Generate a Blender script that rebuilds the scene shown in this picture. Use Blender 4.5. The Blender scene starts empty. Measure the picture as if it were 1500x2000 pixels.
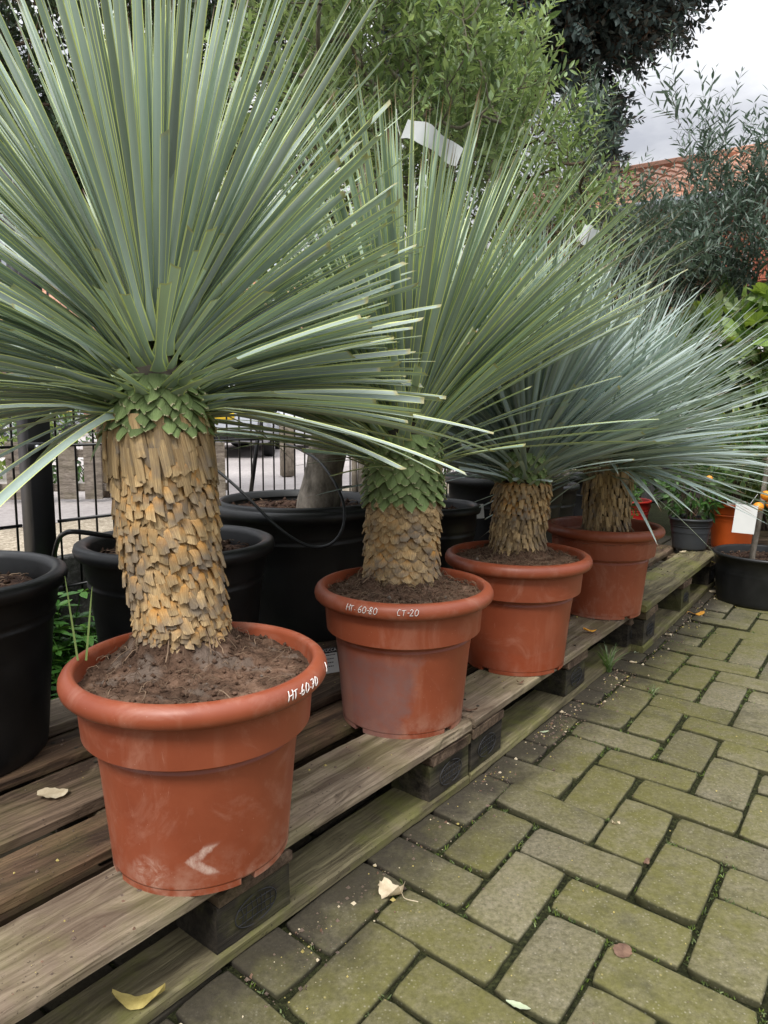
import bpy, math, random
import numpy as np
from mathutils import Vector, Matrix, Euler, noise as mn
C = bpy.context.scene
COL = C.collection
pi = math.pi
# ------------------------------------------------------------------ camera
F, PITCH, ROLL, H = 1380.0, math.radians(8.02), math.radians(0.5), 0.7987
cd = bpy.data.cameras.new("camera"); cam = bpy.data.objects.new("camera", cd); COL.objects.link(cam)
cd.sensor_fit = 'VERTICAL'; cd.sensor_height = 36; cd.sensor_width = 27; cd.lens = F / 2000 * 36
cd.clip_start = 0.05; cd.clip_end = 2000
cam.matrix_world = Matrix.Translation((0, 0, H)) @ Matrix.Rotation(pi / 2 - PITCH, 4, 'X') @ Matrix.Rotation(ROLL, 4, 'Z')
C.camera = cam
# ------------------------------------------------------------------ sky and sun
SUN_EL, SUN_AZ = math.radians(52), math.radians(200)
w = bpy.data.worlds.new("World"); C.world = w; w.use_nodes = True
nt = w.node_tree; nt.nodes.clear()
def wn(t): return nt.nodes.new(t)
out = wn('ShaderNodeOutputWorld'); bg = wn('ShaderNodeBackground'); sky = wn('ShaderNodeTexSky')
sky.sky_type = 'NISHITA'; sky.sun_disc = False; sky.sun_elevation = SUN_EL; sky.sun_rotation = SUN_AZ
tc = wn('ShaderNodeTexCoord'); mp = wn('ShaderNodeMapping'); mp.inputs['Scale'].default_value = (1.6, 1.6, 3.6)
nz = wn('ShaderNodeTexNoise'); nz.inputs['Scale'].default_value = 2.3; nz.inputs['Detail'].default_value = 7; nz.inputs['Roughness'].default_value = .55
rp = wn('ShaderNodeValToRGB'); e = rp.color_ramp.elements
e[0].position = .36; e[0].color = (3.6, 3.75, 4.2, 1); e[1].position = .60; e[1].color = (6.6, 6.7, 6.9, 1)
nz2 = wn('ShaderNodeTexNoise'); nz2.inputs['Scale'].default_value = 1.1; nz2.inputs['Detail'].default_value = 4
rp2 = wn('ShaderNodeValToRGB'); rp2.color_ramp.elements[0].position = .30; rp2.color_ramp.elements[1].position = .42
mx = wn('ShaderNodeMix'); mx.data_type = 'RGBA'
L = nt.links.new
L(tc.outputs['Generated'], mp.inputs[0]); L(mp.outputs[0], nz.inputs['Vector']); L(mp.outputs[0], nz2.inputs['Vector'])
L(nz.outputs[0], rp.inputs[0]); L(nz2.outputs[0], rp2.inputs[0]); L(rp2.outputs[0], mx.inputs[0])
sx = wn('ShaderNodeSeparateXYZ'); L(tc.outputs['Generated'], sx.inputs[0])      # overcast sky: brighter towards the zenith
sq = wn('ShaderNodeMath'); sq.operation = 'POWER'; sq.inputs[1].default_value = 2; cl_ = wn('ShaderNodeMath'); cl_.operation = 'MAXIMUM'; cl_.inputs[1].default_value = 0
L(sx.outputs[2], cl_.inputs[0]); L(cl_.outputs[0], sq.inputs[0]); ma = wn('ShaderNodeMath'); ma.operation = 'MULTIPLY_ADD'; ma.inputs[1].default_value = 2.6; ma.inputs[2].default_value = .55
L(sq.outputs[0], ma.inputs[0]); vm = wn('ShaderNodeVectorMath'); vm.operation = 'SCALE'; L(rp.outputs[0], vm.inputs[0]); L(ma.outputs[0], vm.inputs['Scale'])
L(sky.outputs[0], mx.inputs[6]); L(vm.outputs[0], mx.inputs[7]); L(mx.outputs[2], bg.inputs[0])
bg.inputs[1].default_value = 0.1; L(bg.outputs[0], out.inputs[0])
sd = bpy.data.lights.new("sun", 'SUN'); sd.energy = 1.5; sd.angle = math.radians(14); sd.color = (1, .97, .92)
sun = bpy.data.objects.new("sun", sd); COL.objects.link(sun)
az = SUN_AZ
sv = Vector((math.sin(az) * math.cos(SUN_EL), math.cos(az) * math.cos(SUN_EL), math.sin(SUN_EL)))
sun.rotation_euler = sv.to_track_quat('Z', 'Y').to_euler()
C.view_settings.view_transform = 'Standard'; C.view_settings.look = 'None'
C.view_settings.exposure = 0.98; C.view_settings.gamma = 1
C.render.engine = 'CYCLES'
C.cycles.max_bounces = 8; C.cycles.transparent_max_bounces = 8

# ------------------------------------------------------------------ measuring helpers
cr_, sr_, cp_, sp_ = math.cos(ROLL), math.sin(ROLL), math.cos(PITCH), math.sin(PITCH)
def ray(px, py):
    x2 = (px - 750) / F; u2 = -(py - 1000) / F
    x = cr_ * x2 - sr_ * u2; up = sr_ * x2 + cr_ * u2
    return np.array([x, cp_ + up * sp_, -sp_ + up * cp_])
def at(px, py, y):
    d = ray(px, py); return d * (y / d[1]) + [0, 0, H]
def onz(px, py, z=0.0):
    d = ray(px, py); return d * ((z - H) / d[2]) + [0, 0, H]

# ------------------------------------------------------------------ object helpers
def tag(o, label=None, cat=None, group=None, kind=None):
    if label: o['label'] = label
    if cat: o['category'] = cat
    if group: o['group'] = group
    if kind: o['kind'] = kind
    return o
def thing(name, loc=(0, 0, 0), rz=0, label=None, cat=None, group=None):
    o = bpy.data.objects.new(name, None); COL.objects.link(o); o.empty_display_size = .05
    o.location = loc; o.rotation_euler = (0, 0, rz)
    return tag(o, label, cat, group)
def copy_tree(o, parent=None):
    c = o.copy(); COL.objects.link(c); c.parent = parent
    for ch in list(o.children): copy_tree(ch, c)
    return c
class MB:
    def __init__(s): s.V = []; s.F = []; s.UV = []; s.C = []; s.M = []; s.n = 0
    def add(s, V, Fs, uv=None, col=None, m=0):
        V = np.asarray(V, float).reshape(-1, 3); n = len(V)
        s.V.append(V)
        s.UV.append(np.zeros((n, 2)) if uv is None else np.asarray(uv, float).reshape(-1, 2))
        if col is None: c = np.full((n, 3), .5)
        else:
            c = np.asarray(col, float)
            c = np.tile(c, (n, 1)) if c.ndim == 1 else c
        s.C.append(c)
        Fs = np.asarray(Fs, int) if not isinstance(Fs, list) else Fs
        if isinstance(Fs, np.ndarray):
            s.F.append(Fs + s.n); s.M.append(np.full(len(Fs), m))
        else:
            for k in sorted(set(len(f) for f in Fs)):
                A = np.array([f for f in Fs if len(f) == k]); s.F.append(A + s.n); s.M.append(np.full(len(A), m))
        s.n += n
        return s
    def build(s, name, mats, parent=None, smooth=True, loc=None, rot=None):
        me = bpy.data.meshes.new(name)
        V = np.concatenate(s.V); UV = np.concatenate(s.UV); Cc = np.concatenate(s.C)
        me.vertices.add(len(V)); me.vertices.foreach_set('co', V.ravel())
        li = np.concatenate([f.ravel() for f in s.F]); tot = np.concatenate([np.full(len(f), f.shape[1]) for f in s.F])
        st = np.concatenate([[0], np.cumsum(tot)[:-1]])
        me.loops.add(len(li)); me.loops.foreach_set('vertex_index', li.astype(np.int32))
        me.polygons.add(len(tot)); me.polygons.foreach_set('loop_start', st.astype(np.int32))
        me.polygons.foreach_set('loop_total', tot.astype(np.int32))
        me.polygons.foreach_set('material_index', np.concatenate(s.M).astype(np.int32))
        me.update(calc_edges=True)
        me.polygons.foreach_set('use_smooth', np.full(len(tot), bool(smooth)))
        uvl = me.uv_layers.new(name='UVMap'); uvl.data.foreach_set('uv', UV[li].ravel())
        ca = me.color_attributes.new(name='col', type='FLOAT_COLOR', domain='POINT')
        ca.data.foreach_set('color', np.c_[Cc, np.ones(len(Cc))].ravel())
        for m in (mats if isinstance(mats, (list, tuple)) else [mats]): me.materials.append(m)
        me.validate()
        o = bpy.data.objects.new(name, me); COL.objects.link(o)
        if parent is not None: o.parent = parent
        if loc is not None: o.location = loc
        if rot is not None: o.rotation_euler = rot
        return o
def lathe(mb, prof, n=64, c=(0, 0), m=0, col=None, wob=0, seed=0):
    prof = np.array(prof, float); k = len(prof); th = np.arange(n) * 2 * pi / n
    wv = 1 + wob * (np.sin(2 * th + seed) * .6 + np.sin(3 * th + seed * 2) * .4)
    X = c[0] + prof[:, 0][:, None] * np.cos(th) * wv; Y = c[1] + prof[:, 0][:, None] * np.sin(th) * wv
    Z = np.repeat(prof[:, 1][:, None], n, 1)
    V = np.stack([X, Y, Z], -1).reshape(-1, 3)
    i, j = np.meshgrid(np.arange(k - 1), np.arange(n), indexing='ij'); j2 = (j + 1) % n
    Fq = np.stack([i * n + j, i * n + j2, (i + 1) * n + j2, (i + 1) * n + j], -1).reshape(-1, 4)
    uv = np.stack([np.repeat(th[None] / (2 * pi), k, 0), np.repeat(np.linspace(0, 1, k)[:, None], n, 1)], -1)
    mb.add(V, Fq, uv.reshape(-1, 2), col, m)
def tube(mb, P, r, n=6, m=0, col=None, cap=True):
    P = np.asarray(P, float); k = len(P); r = np.full(k, r) if np.isscalar(r) else np.asarray(r)
    T = np.gradient(P, axis=0); T /= np.linalg.norm(T, axis=1)[:, None] + 1e-12
    up = np.array([0, 0, 1.]) if abs(T[0, 2]) < .9 else np.array([1., 0, 0])
    S = np.cross(T, up); bad = np.linalg.norm(S, axis=1) < 1e-3; S[bad] = [1, 0, 0]
    S /= np.linalg.norm(S, axis=1)[:, None]; B = np.cross(S, T)
    th = np.arange(n) * 2 * pi / n
    V = P[:, None] + r[:, None, None] * (S[:, None] * np.cos(th)[None, :, None] + B[:, None] * np.sin(th)[None, :, None])
    i, j = np.meshgrid(np.arange(k - 1), np.arange(n), indexing='ij'); j2 = (j + 1) % n
    Fq = [list(x) for x in np.stack([i * n + j, (i + 1) * n + j, (i + 1) * n + j2, i * n + j2], -1).reshape(-1, 4)] if cap else np.stack([i * n + j, (i + 1) * n + j, (i + 1) * n + j2, i * n + j2], -1).reshape(-1, 4)
    if cap and n > 4:
        Fq.append(list(range(n - 1, -1, -1))[::-1]); Fq.append([(k - 1) * n + q for q in range(n)][::-1])
    uv = np.stack([np.repeat(th[None] / (2 * pi), k, 0), np.repeat(np.linspace(0, 1, k)[:, None], n, 1)], -1)
    mb.add(V.reshape(-1, 3), Fq, uv.reshape(-1, 2), col, m)
def box(mb, c, s, R=None, m=0, col=None, bev=0.0):
    s = np.array(s) / 2.
    if bev <= 0:
        V = np.array([[x, y, z] for x in (-1, 1) for y in (-1, 1) for z in (-1, 1)]) * s
        Fs = np.array([[0, 1, 3, 2], [4, 6, 7, 5], [0, 4, 5, 1], [2, 3, 7, 6], [0, 2, 6, 4], [1, 5, 7, 3]])
    else:
        b = bev; V = []
        xy = lambda ix, iy: [(-s[0] + ix, -s[1] + iy), (s[0] - ix, -s[1] + iy), (s[0] - ix, s[1] - iy), (-s[0] + ix, s[1] - iy)]
        for z, ins in ((-s[2], b), (-s[2] + b, 0), (s[2] - b, 0), (s[2], b)):
            hx, hy = s[0] - ins, s[1] - ins; q = b * .6 if ins == 0 else b * .3
            for (x, y) in ((-hx + q, -hy), (hx - q, -hy), (hx, -hy + q), (hx, hy - q), (hx - q, hy), (-hx + q, hy), (-hx, hy - q), (-hx, -hy + q)): V.append((x, y, z))
        V = np.array(V); Fs = [[7, 6, 5, 4, 3, 2, 1, 0], [24 + i for i in range(8)]]
        for k in range(3):
            for i in range(8): Fs.append([k * 8 + i, k * 8 + (i + 1) % 8, k * 8 + 8 + (i + 1) % 8, k * 8 + 8 + i])
    if R is not None: V = V @ np.array(R).T
    mb.add(V + np.array(c), Fs, V[:, :2] * 5, col, m)
def rotz(a): c, s = math.cos(a), math.sin(a); return np.array([[c, -s, 0], [s, c, 0], [0, 0, 1.]])
def fn(x, y, z=0.): return mn.noise((x, y, z))

# ------------------------------------------------------------------ material helpers
class G:
    def __init__(s, name):
        s.m = bpy.data.materials.new(name); s.m.use_nodes = True; s.t = s.m.node_tree
        s.b = s.t.nodes['Principled BSDF']; s.out = s.t.nodes['Material Output']
    def n(s, t, **k):
        x = s.t.nodes.new(t)
        for a, v in k.items(): setattr(x, a, v)
        return x
    def put(s, sock, v):
        if isinstance(v, bpy.types.NodeSocket): s.t.links.new(v, sock)
        elif isinstance(v, (tuple, list)) and len(v) == 3 and sock.type == 'RGBA': sock.default_value = (*v, 1)
        else: sock.default_value = v
    def obj(s): return s.n('ShaderNodeTexCoord').outputs['Object']
    def uv(s): return s.n('ShaderNodeTexCoord').outputs['UV']
    def geo(s, o): return s.n('ShaderNodeNewGeometry').outputs[o]
    def mapping(s, v, scale=(1, 1, 1), loc=(0, 0, 0)):
        x = s.n('ShaderNodeMapping'); s.put(x.inputs[0], v); x.inputs['Scale'].default_value = scale; s.put(x.inputs['Location'], loc); return x.outputs[0]
    def noise(s, v, sc=5, det=4, rough=.55, dist=0):
        x = s.n('ShaderNodeTexNoise'); s.put(x.inputs['Vector'], v); x.inputs['Scale'].default_value = sc
        x.inputs['Detail'].default_value = det; x.inputs['Roughness'].default_value = rough; x.inputs['Distortion'].default_value = dist; return x.outputs[0]
    def vor(s, v, sc=5, feat='F1', out='Distance'):
        x = s.n('ShaderNodeTexVoronoi', feature=feat); s.put(x.inputs['Vector'], v); x.inputs['Scale'].default_value = sc; return x.outputs[out]
    def ramp(s, f, stops):
        x = s.n('ShaderNodeValToRGB'); s.put(x.inputs[0], f); el = x.color_ramp.elements
        while len(el) < len(stops): el.new(.5)
        for q, (p, c) in zip(el, stops):
            q.position = p; q.color = (*c, 1) if isinstance(c, (tuple, list)) else (c, c, c, 1)
        return x.outputs[0]
    def mix(s, f, a, b, mode='MIX'):
        x = s.n('ShaderNodeMix', data_type='RGBA', blend_type=mode); s.put(x.inputs[0], f); s.put(x.inputs[6], a); s.put(x.inputs[7], b); return x.outputs[2]
    def math(s, op, a, b=0., c=0., clamp=False):
        x = s.n('ShaderNodeMath', operation=op, use_clamp=clamp); s.put(x.inputs[0], a); s.put(x.inputs[1], b); s.put(x.inputs[2], c); return x.outputs[0]
    def sep(s, v):
        x = s.n('ShaderNodeSeparateXYZ'); s.put(x.inputs[0], v); return x.outputs
    def comb(s, a, b, c):
        x = s.n('ShaderNodeCombineXYZ'); s.put(x.inputs[0], a); s.put(x.inputs[1], b); s.put(x.inputs[2], c); return x.outputs[0]
    def attr(s):
        x = s.n('ShaderNodeAttribute', attribute_name='col'); y = s.n('ShaderNodeSeparateColor'); s.t.links.new(x.outputs['Color'], y.inputs[0]); return y.outputs
    def rnd(s): return s.n('ShaderNodeObjectInfo').outputs['Random']
    def hsv(s, c, h=.5, sa=1., v=1.):
        x = s.n('ShaderNodeHueSaturation'); s.put(x.inputs['Color'], c); s.put(x.inputs['Hue'], h); s.put(x.inputs['Saturation'], sa); s.put(x.inputs['Value'], v); return x.outputs[0]
    def bump(s, h, strength=.5, dist=.01, nrm=None):
        x = s.n('ShaderNodeBump'); s.put(x.inputs['Height'], h); x.inputs['Strength'].default_value = strength; x.inputs['Distance'].default_value = dist
        if nrm is not None: s.put(x.inputs['Normal'], nrm)
        return x.outputs[0]
    def done(s, col, rough=.6, nrm=None, spec=None, coat=None, transl=0, tcol=None, metal=None):
        s.put(s.b.inputs['Base Color'], col); s.put(s.b.inputs['Roughness'], rough)
        if nrm is not None: s.put(s.b.inputs['Normal'], nrm)
        if spec is not None: s.put(s.b.inputs['Specular IOR Level'], spec)
        if metal is not None: s.put(s.b.inputs['Metallic'], metal)
        if coat: s.b.inputs['Coat Weight'].default_value = coat; s.b.inputs['Coat Roughness'].default_value = .3
        if transl:
            t = s.n('ShaderNodeBsdfTranslucent'); s.put(t.inputs[0], tcol if tcol is not None else col)
            x = s.n('ShaderNodeMixShader'); x.inputs[0].default_value = transl
            s.t.links.new(s.b.outputs[0], x.inputs[1]); s.t.links.new(t.outputs[0], x.inputs[2]); s.t.links.new(x.outputs[0], s.out.inputs[0])
        return s.m
def plain(name, c, rough=.6, spec=None, metal=None, var=.12, sc=8):
    g = G(name); v = g.obj(); n = g.noise(v, sc, 5)
    col = g.mix(g.ramp(n, [(.35, 0.), (.65, 1.)]), tuple(x * (1 - var) for x in c), tuple(min(1, x * (1 + var)) for x in c))
    return g.done(col, rough, spec=spec, metal=metal)

# ---- yucca leaf: glaucous blade, fine lengthwise lines, yellow margins, brown spine
def yucca_leaf_mat(name, c1, c2, margin):
    g = G(name); u, v, _ = g.sep(g.uv()); a = g.attr()
    st = g.noise(g.comb(g.math('MULTIPLY', u, 30.), g.math('MULTIPLY', v, 1.2), g.math('MULTIPLY', a[0], 50.)), 1, 3, .6)
    base = g.mix(a[0], c1, c2)
    base = g.mix(g.math('MULTIPLY', g.ramp(st, [(.35, 0.), (.7, 1.)]), .45), base, g.hsv(base, .5, .85, 1.3))
    base = g.hsv(base, .5, g.math('MULTIPLY_ADD', a[1], .3, .8), g.math('MULTIPLY_ADD', a[1], .5, .75))
    d = g.math('ABSOLUTE', g.math('SUBTRACT', u, .5))
    base = g.mix(g.ramp(d, [(.400, 0.), (.430, 1.)]), base, margin)
    base = g.mix(g.math('MULTIPLY', g.ramp(v, [(.0, 1.), (.10, 0.)]), .5), base, (.20, .25, .09))
    tip = g.math('MULTIPLY', g.ramp(v, [(.915, 0.), (.965, 1.)]), g.ramp(a[2], [(.3, 0.), (.5, 1.)]))
    base = g.mix(tip, base, (.16, .065, .035))
    cut = g.math('MULTIPLY', g.ramp(v, [(.975, 0.), (.99, 1.)]), g.ramp(a[2], [(.2, 1.), (.3, 0.)]))
    base = g.mix(cut, base, (.36, .33, .16))
    nr = g.bump(st, .25, .0015)
    return g.done(base, .36, nr, spec=.5, transl=.15, tcol=g.mix(.5, base, (.4, .6, .15)))
M = {}
M['yleaf_a'] = yucca_leaf_mat('yucca_leaf_green', (.225, .295, .255), (.355, .430, .375), (.68, .74, .26))
M['yleaf_b'] = yucca_leaf_mat('yucca_leaf_mid', (.205, .280, .225), (.325, .410, .325), (.72, .78, .24))
M['yleaf_c'] = yucca_leaf_mat('yucca_leaf_blue', (.235, .300, .300), (.40, .47, .465), (.42, .49, .33))
def scale_mat():
    g = G('dry_leaf_base'); u, v, _ = g.sep(g.uv()); a = g.attr(); o = g.obj()
    fib = g.noise(g.comb(g.math('MULTIPLY', u, 26.), g.math('MULTIPLY', v, 1.5), g.math('MULTIPLY', a[0], 80.)), 1, 4, .65)
    tan = g.mix(g.ramp(fib, [(.3, 0.), (.72, 1.)]), (.16, .090, .036), (.64, .455, .215))
    tan = g.hsv(tan, .5, .95, g.math('MULTIPLY_ADD', a[0], .75, .62))
    org = g.mix(g.noise(o, 60, 3), (.46, .18, .03), (.66, .34, .07))
    f = g.math('MULTIPLY', g.ramp(v, [(.25, 1.), (.80, 0.)]), g.ramp(g.noise(o, 14, 3), [(.38, .12), (.62, .85)]))
    col = g.mix(g.math('MULTIPLY', f, g.ramp(a[2], [(.0, 1.), (1., .15)])), tan, org)
    grey = g.math('MULTIPLY', g.ramp(g.noise(o, 22, 4), [(.46, 0.), (.60, 1.)]), .6)
    col = g.mix(g.math('MULTIPLY', grey, g.ramp(v, [(.2, .2), (.7, 1.)])), col, g.mix(fib, (.07, .06, .055), (.26, .23, .20)))
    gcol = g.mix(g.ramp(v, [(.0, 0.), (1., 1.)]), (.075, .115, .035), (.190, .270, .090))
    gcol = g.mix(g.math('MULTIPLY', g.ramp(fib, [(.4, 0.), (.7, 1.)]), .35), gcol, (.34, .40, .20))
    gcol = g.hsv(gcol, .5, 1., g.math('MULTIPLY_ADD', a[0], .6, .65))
    gcol = g.mix(g.ramp(v, [(.93, 0.), (.97, 1.)]), gcol, (.45, .42, .25))
    col = g.mix(a[1], col, gcol)
    return g.done(col, .72, g.bump(fib, .6, .002), spec=.3)
M['scale'] = scale_mat()
M['core'] = plain('trunk_core', (.025, .020, .012), .9)
def terracotta(kind=None):
    g = G('terracotta_plastic'); o = g.obj(); r = g.rnd(); v = g.mapping(o, (1, 1, 1), g.comb(g.math('MULTIPLY', r, 9.), r, g.math('MULTIPLY', r, 4.)))
    n = g.noise(v, 5, 5, .6); x, y, z = g.sep(o)
    col = g.mix(g.ramp(n, [(.35, 0.), (.65, 1.)]), (.220, .049, .021), (.292, .071, .030))
    # scuffs, dust bloom and dried mud near the foot
    dust = g.math('MULTIPLY', g.ramp(g.noise(v, 7, 8, .7, 1.5), [(.52, 0.), (.66, 1.)]), .28)
    col = g.mix(dust, col, (.46, .24, .17))
    sc = g.ramp(g.noise(g.mapping(v, (26, 26, 3)), 1.6, 6, .7, 2.5), [(.66, 0.), (.70, 1.)])
    col = g.mix(g.math('MULTIPLY', sc, .22), col, (.55, .33, .25))
    low = g.math('MULTIPLY', g.ramp(z, [(.0, 1.), (.075, 0.)]), g.ramp(g.noise(v, 18, 6, .7), [(.44, 0.), (.62, 1.)]))
    col = g.mix(g.math('MULTIPLY', low, .55), col, (.44, .26, .19))
    spk = g.ramp(g.vor(v, 95), [(.03, 1.), (.07, 0.)])
    col = g.mix(g.math('MULTIPLY', spk, g.ramp(g.noise(v, 3, 2), [(.5, 0.), (.6, .6)])), col, (.55, .36, .28))
    drk = g.ramp(g.noise(v, 11, 5, .65), [(.60, 0.), (.68, 1.)])
    col = g.mix(g.math('MULTIPLY', drk, .25), col, (.22, .045, .018))
    wob = g.math('SUBTRACT', g.noise(v, 16, 7, .7), .5); fr = g.ramp(y, [(.0, 1.), (.02, 0.)])
    if kind == 'bloom':
        m1 = g.ramp(g.math('MULTIPLY_ADD', wob, .11, g.math('ADD', x, g.math('MULTIPLY', z, -.22))), [(.0, 0.), (1., 1.)])
        e1 = g.math('MULTIPLY_ADD', wob, .10, g.math('MULTIPLY_ADD', z, -.30, x)); mk = g.math('LESS_THAN', e1, -.012)
        soft = g.ramp(g.math('ADD', e1, .5), [(.470, 1.), (.492, 0.)]); up_ = g.ramp(g.math('MULTIPLY_ADD', wob, .05, z), [(.155, 1.), (.185, 0.)])
        mk = g.math('MULTIPLY', g.math('MULTIPLY', soft, up_), fr); col = g.mix(g.math('MULTIPLY', mk, g.ramp(g.noise(v, 30, 6, .7), [(.3, .4), (.6, .85)])), col, g.mix(n, (.165, .075, .062), (.215, .125, .115)))
    if kind == 'chalk':
        az_ = g.math('ABSOLUTE', g.math('SUBTRACT', z, .053)); b_ = g.math('ABSOLUTE', g.math('SUBTRACT', g.math('SUBTRACT', x, .020), g.math('MULTIPLY', az_, 1.15)))
        wd_ = g.math('MULTIPLY_ADD', g.math('SUBTRACT', g.noise(v, 60, 5, .7), .5), .020, b_)
        mk = g.math('MULTIPLY', g.math('MULTIPLY', g.ramp(wd_, [(.0065, 1.), (.0105, 0.)]), g.ramp(az_, [(.020, 1.), (.024, 0.)])), fr)
        mk = g.math('MULTIPLY', mk, g.ramp(g.noise(g.mapping(v, (1, 1, .5)), 120, 5, .8), [(.32, .25), (.6, .95)]))
        col = g.mix(mk, col, (.56, .40, .33))
        d2 = g.math('ADD', g.math('POWER', g.math('ADD', x, .038), 2.), g.math('POWER', g.math('SUBTRACT', z, .032), 2.)); mk2 = g.math('MULTIPLY', g.math('MULTIPLY', g.ramp(g.math('MULTIPLY', d2, 1000.), [(.15, 1.), (.95, 0.)]), fr), g.ramp(g.noise(v, 48, 7, .75, 1.2), [(.44, 0.), (.62, .75)]))
        col = g.mix(mk2, col, (.50, .32, .25))
    if kind == 'wet':
        mk = g.math('MULTIPLY', g.ramp(g.math('MULTIPLY_ADD', wob, .06, g.math('ADD', z, g.math('MULTIPLY', g.math('ABSOLUTE', x), -.12))), [(.050, 1.), (.056, 0.)]), fr); col = g.mix(g.math('MULTIPLY', mk, .7), col, (.26, .050, .018))
    streak = g.ramp(g.noise(g.mapping(v, (16, 16, 1.1)), 1.3, 5, .6), [(.56, 0.), (.70, 1.)])
    col = g.mix(g.math('MULTIPLY', streak, .16), col, (.48, .24, .16))
    rough = g.ramp(n, [(.3, .36), (.7, .52)])
    return g.done(col, rough, g.bump(g.noise(v, 55, 5), .10, .002), spec=.45)
M['terra'] = terracotta(); M['terra_chalk'] = terracotta('chalk'); M['terra_bloom'] = terracotta('bloom'); M['terra_wet'] = terracotta('wet')
g_ = G('dried_chalk_mark'); M['chalk'] = g_.done(g_.mix(g_.ramp(g_.noise(g_.mapping(g_.obj(), (1, 1, 1.6)), 75, 6, .8), [(.38, 0.), (.56, 1.)]), (.33, .10, .05), (.50, .31, .24)), .8)
def bloom():
    g = G('purple_grey_bloom'); o = g.obj(); n = g.noise(o, 14, 6, .7)
    return g.done(g.mix(g.ramp(n, [(.35, 0.), (.7, 1.)]), (.22, .075, .05), (.27, .13, .115)), .5)
M['bloom'] = bloom()
M['paint'] = plain('white_marker', (.80, .76, .72), .5, var=.05)
def blackplastic():
    g = G('black_plastic'); o = g.obj(); r = g.rnd(); v = g.mapping(o, (1, 1, 1), g.comb(g.math('MULTIPLY', r, 9.), r, 0.))
    n = g.noise(v, 6, 6, .65)
    col = g.mix(g.ramp(n, [(.4, 0.), (.7, 1.)]), (.006, .0065, .007), (.018, .018, .018))
    sc = g.ramp(g.noise(g.mapping(v, (20, 20, 4)), 1.6, 6, .7, 2.), [(.66, 0.), (.70, 1.)])
    col = g.mix(g.math('MULTIPLY', sc, .5), col, (.06, .06, .058))
    sp = g.ramp(g.vor(v, 80), [(.03, 1.), (.06, 0.)])
    col = g.mix(g.math('MULTIPLY', sp, .3), col, (.10, .09, .08))
    return g.done(col, g.ramp(n, [(.3, .34), (.7, .55)]), g.bump(g.noise(v, 60, 4), .08, .002), spec=.5)
M['black'] = blackplastic()
M['grey_pot'] = plain('grey_plastic', (.035, .038, .042), .5)
M['red_pot'] = plain('red_plastic', (.38, .02, .015), .4)
M['orange_pot'] = plain('orange_plastic', (.50, .085, .012), .42)
def soil(name, c1, c2, c3):
    g = G(name); o = g.obj(); n = g.noise(o, 40, 8, .75); a = g.attr()
    col = g.ramp(n, [(.32, c1), (.52, c2), (.70, c3)])
    col = g.mix(g.ramp(g.vor(o, 170), [(.06, .5), (.14, 0.)]), col, (.24, .17, .11))
    big = g.ramp(g.noise(o, 9, 4), [(.40, .62), (.62, 1.25)])
    col = g.mix(1., col, big, 'MULTIPLY')
    col = g.mix(a[1], col, g.mix(n, (.13, .10, .08), (.34, .28, .23)))
    return g.done(col, .95, g.bump(n, 1., .012), spec=.15)
M['soil'] = soil('potting_soil', (.042, .024, .016), (.165, .097, .063), (.28, .18, .125))
M['bark_mulch'] = soil('bark_mulch', (.02, .011, .008), (.06, .034, .024), (.15, .09, .06))
def fibre():
    g = G('root_fibre'); a = g.attr()
    return g.done(g.mix(a[0], (.08, .045, .025), (.30, .205, .13)), .9)
M['fibre'] = fibre()
def wood(name, a1, a2, stain, green=.25, dark=.4):
    g = G(name); o = g.obj(); r = g.rnd()
    off = g.comb(g.math('MULTIPLY', r, 13.), g.math('MULTIPLY', r, 7.), g.math('MULTIPLY', r, 3.))
    v = g.mapping(o, (1, 1, 1), off)
    wv = g.mapping(v, (.9, 16, 16)); big = g.noise(v, 3.2, 5, .6)
    warp = g.noise(g.mapping(v, (1.2, 5, 5)), 2, 3)
    xx, yy, zz = g.sep(wv)
    v2 = g.comb(xx, g.math('MULTIPLY_ADD', warp, 2.6, yy), zz)
    gr = g.noise(v2, 2.2, 7, .66, .4)
    fine = g.noise(g.mapping(v, (5, 190, 190)), 1., 3, .6)
    col = g.mix(g.ramp(gr, [(.38, 0.), (.62, 1.)]), a1, a2)
    col = g.mix(g.math('MULTIPLY', g.ramp(fine, [(.38, 1.), (.56, 0.)]), .62), col, g.hsv(col, .5, 1.1, .42))
    col = g.mix(g.math('MULTIPLY', g.ramp(big, [(.46, 0.), (.60, 1.)]), dark), col, stain)
    kn = g.vor(g.mapping(v, (2.0, 6.5, 6.5)), 1.); col = g.mix(g.ramp(kn, [(.04, .85), (.085, 0.)]), col, (.030, .016, .009)); col = g.mix(g.ramp(kn, [(.085, .0), (.10, .5), (.15, 0.)]), col, g.hsv(a1, .5, 1.2, .8) if False else tuple(min(1, c * .75) for c in a1))
    x, y, z = g.sep(o)
    algae = g.math('MULTIPLY', g.ramp(g.noise(v, 6, 6, .65), [(.47, 0.), (.62, 1.)]), green)
    col = g.mix(algae, col, g.mix(gr, (.075, .080, .018), (.20, .19, .06)))
    spk = g.ramp(g.noise(v, 150, 3, .7), [(.62, 0.), (.68, 1.)])
    col = g.mix(g.math('MULTIPLY', spk, g.ramp(g.noise(v, 5, 3), [(.42, 0.), (.6, .85)])), col, (.028, .018, .012))
    h = g.math('ADD', g.math('MULTIPLY', gr, .6), g.math('MULTIPLY', fine, .5))
    return g.done(col, .78, g.bump(h, .75, .004), spec=.25)
M['wood_light'] = wood('weathered_wood', (.120, .088, .060), (.330, .262, .185), (.080, .048, .030), .30, .45)
M['wood_dark'] = wood('dark_wet_wood', (.042, .025, .016), (.165, .100, .060), (.030, .017, .011), .18, .7)
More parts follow.
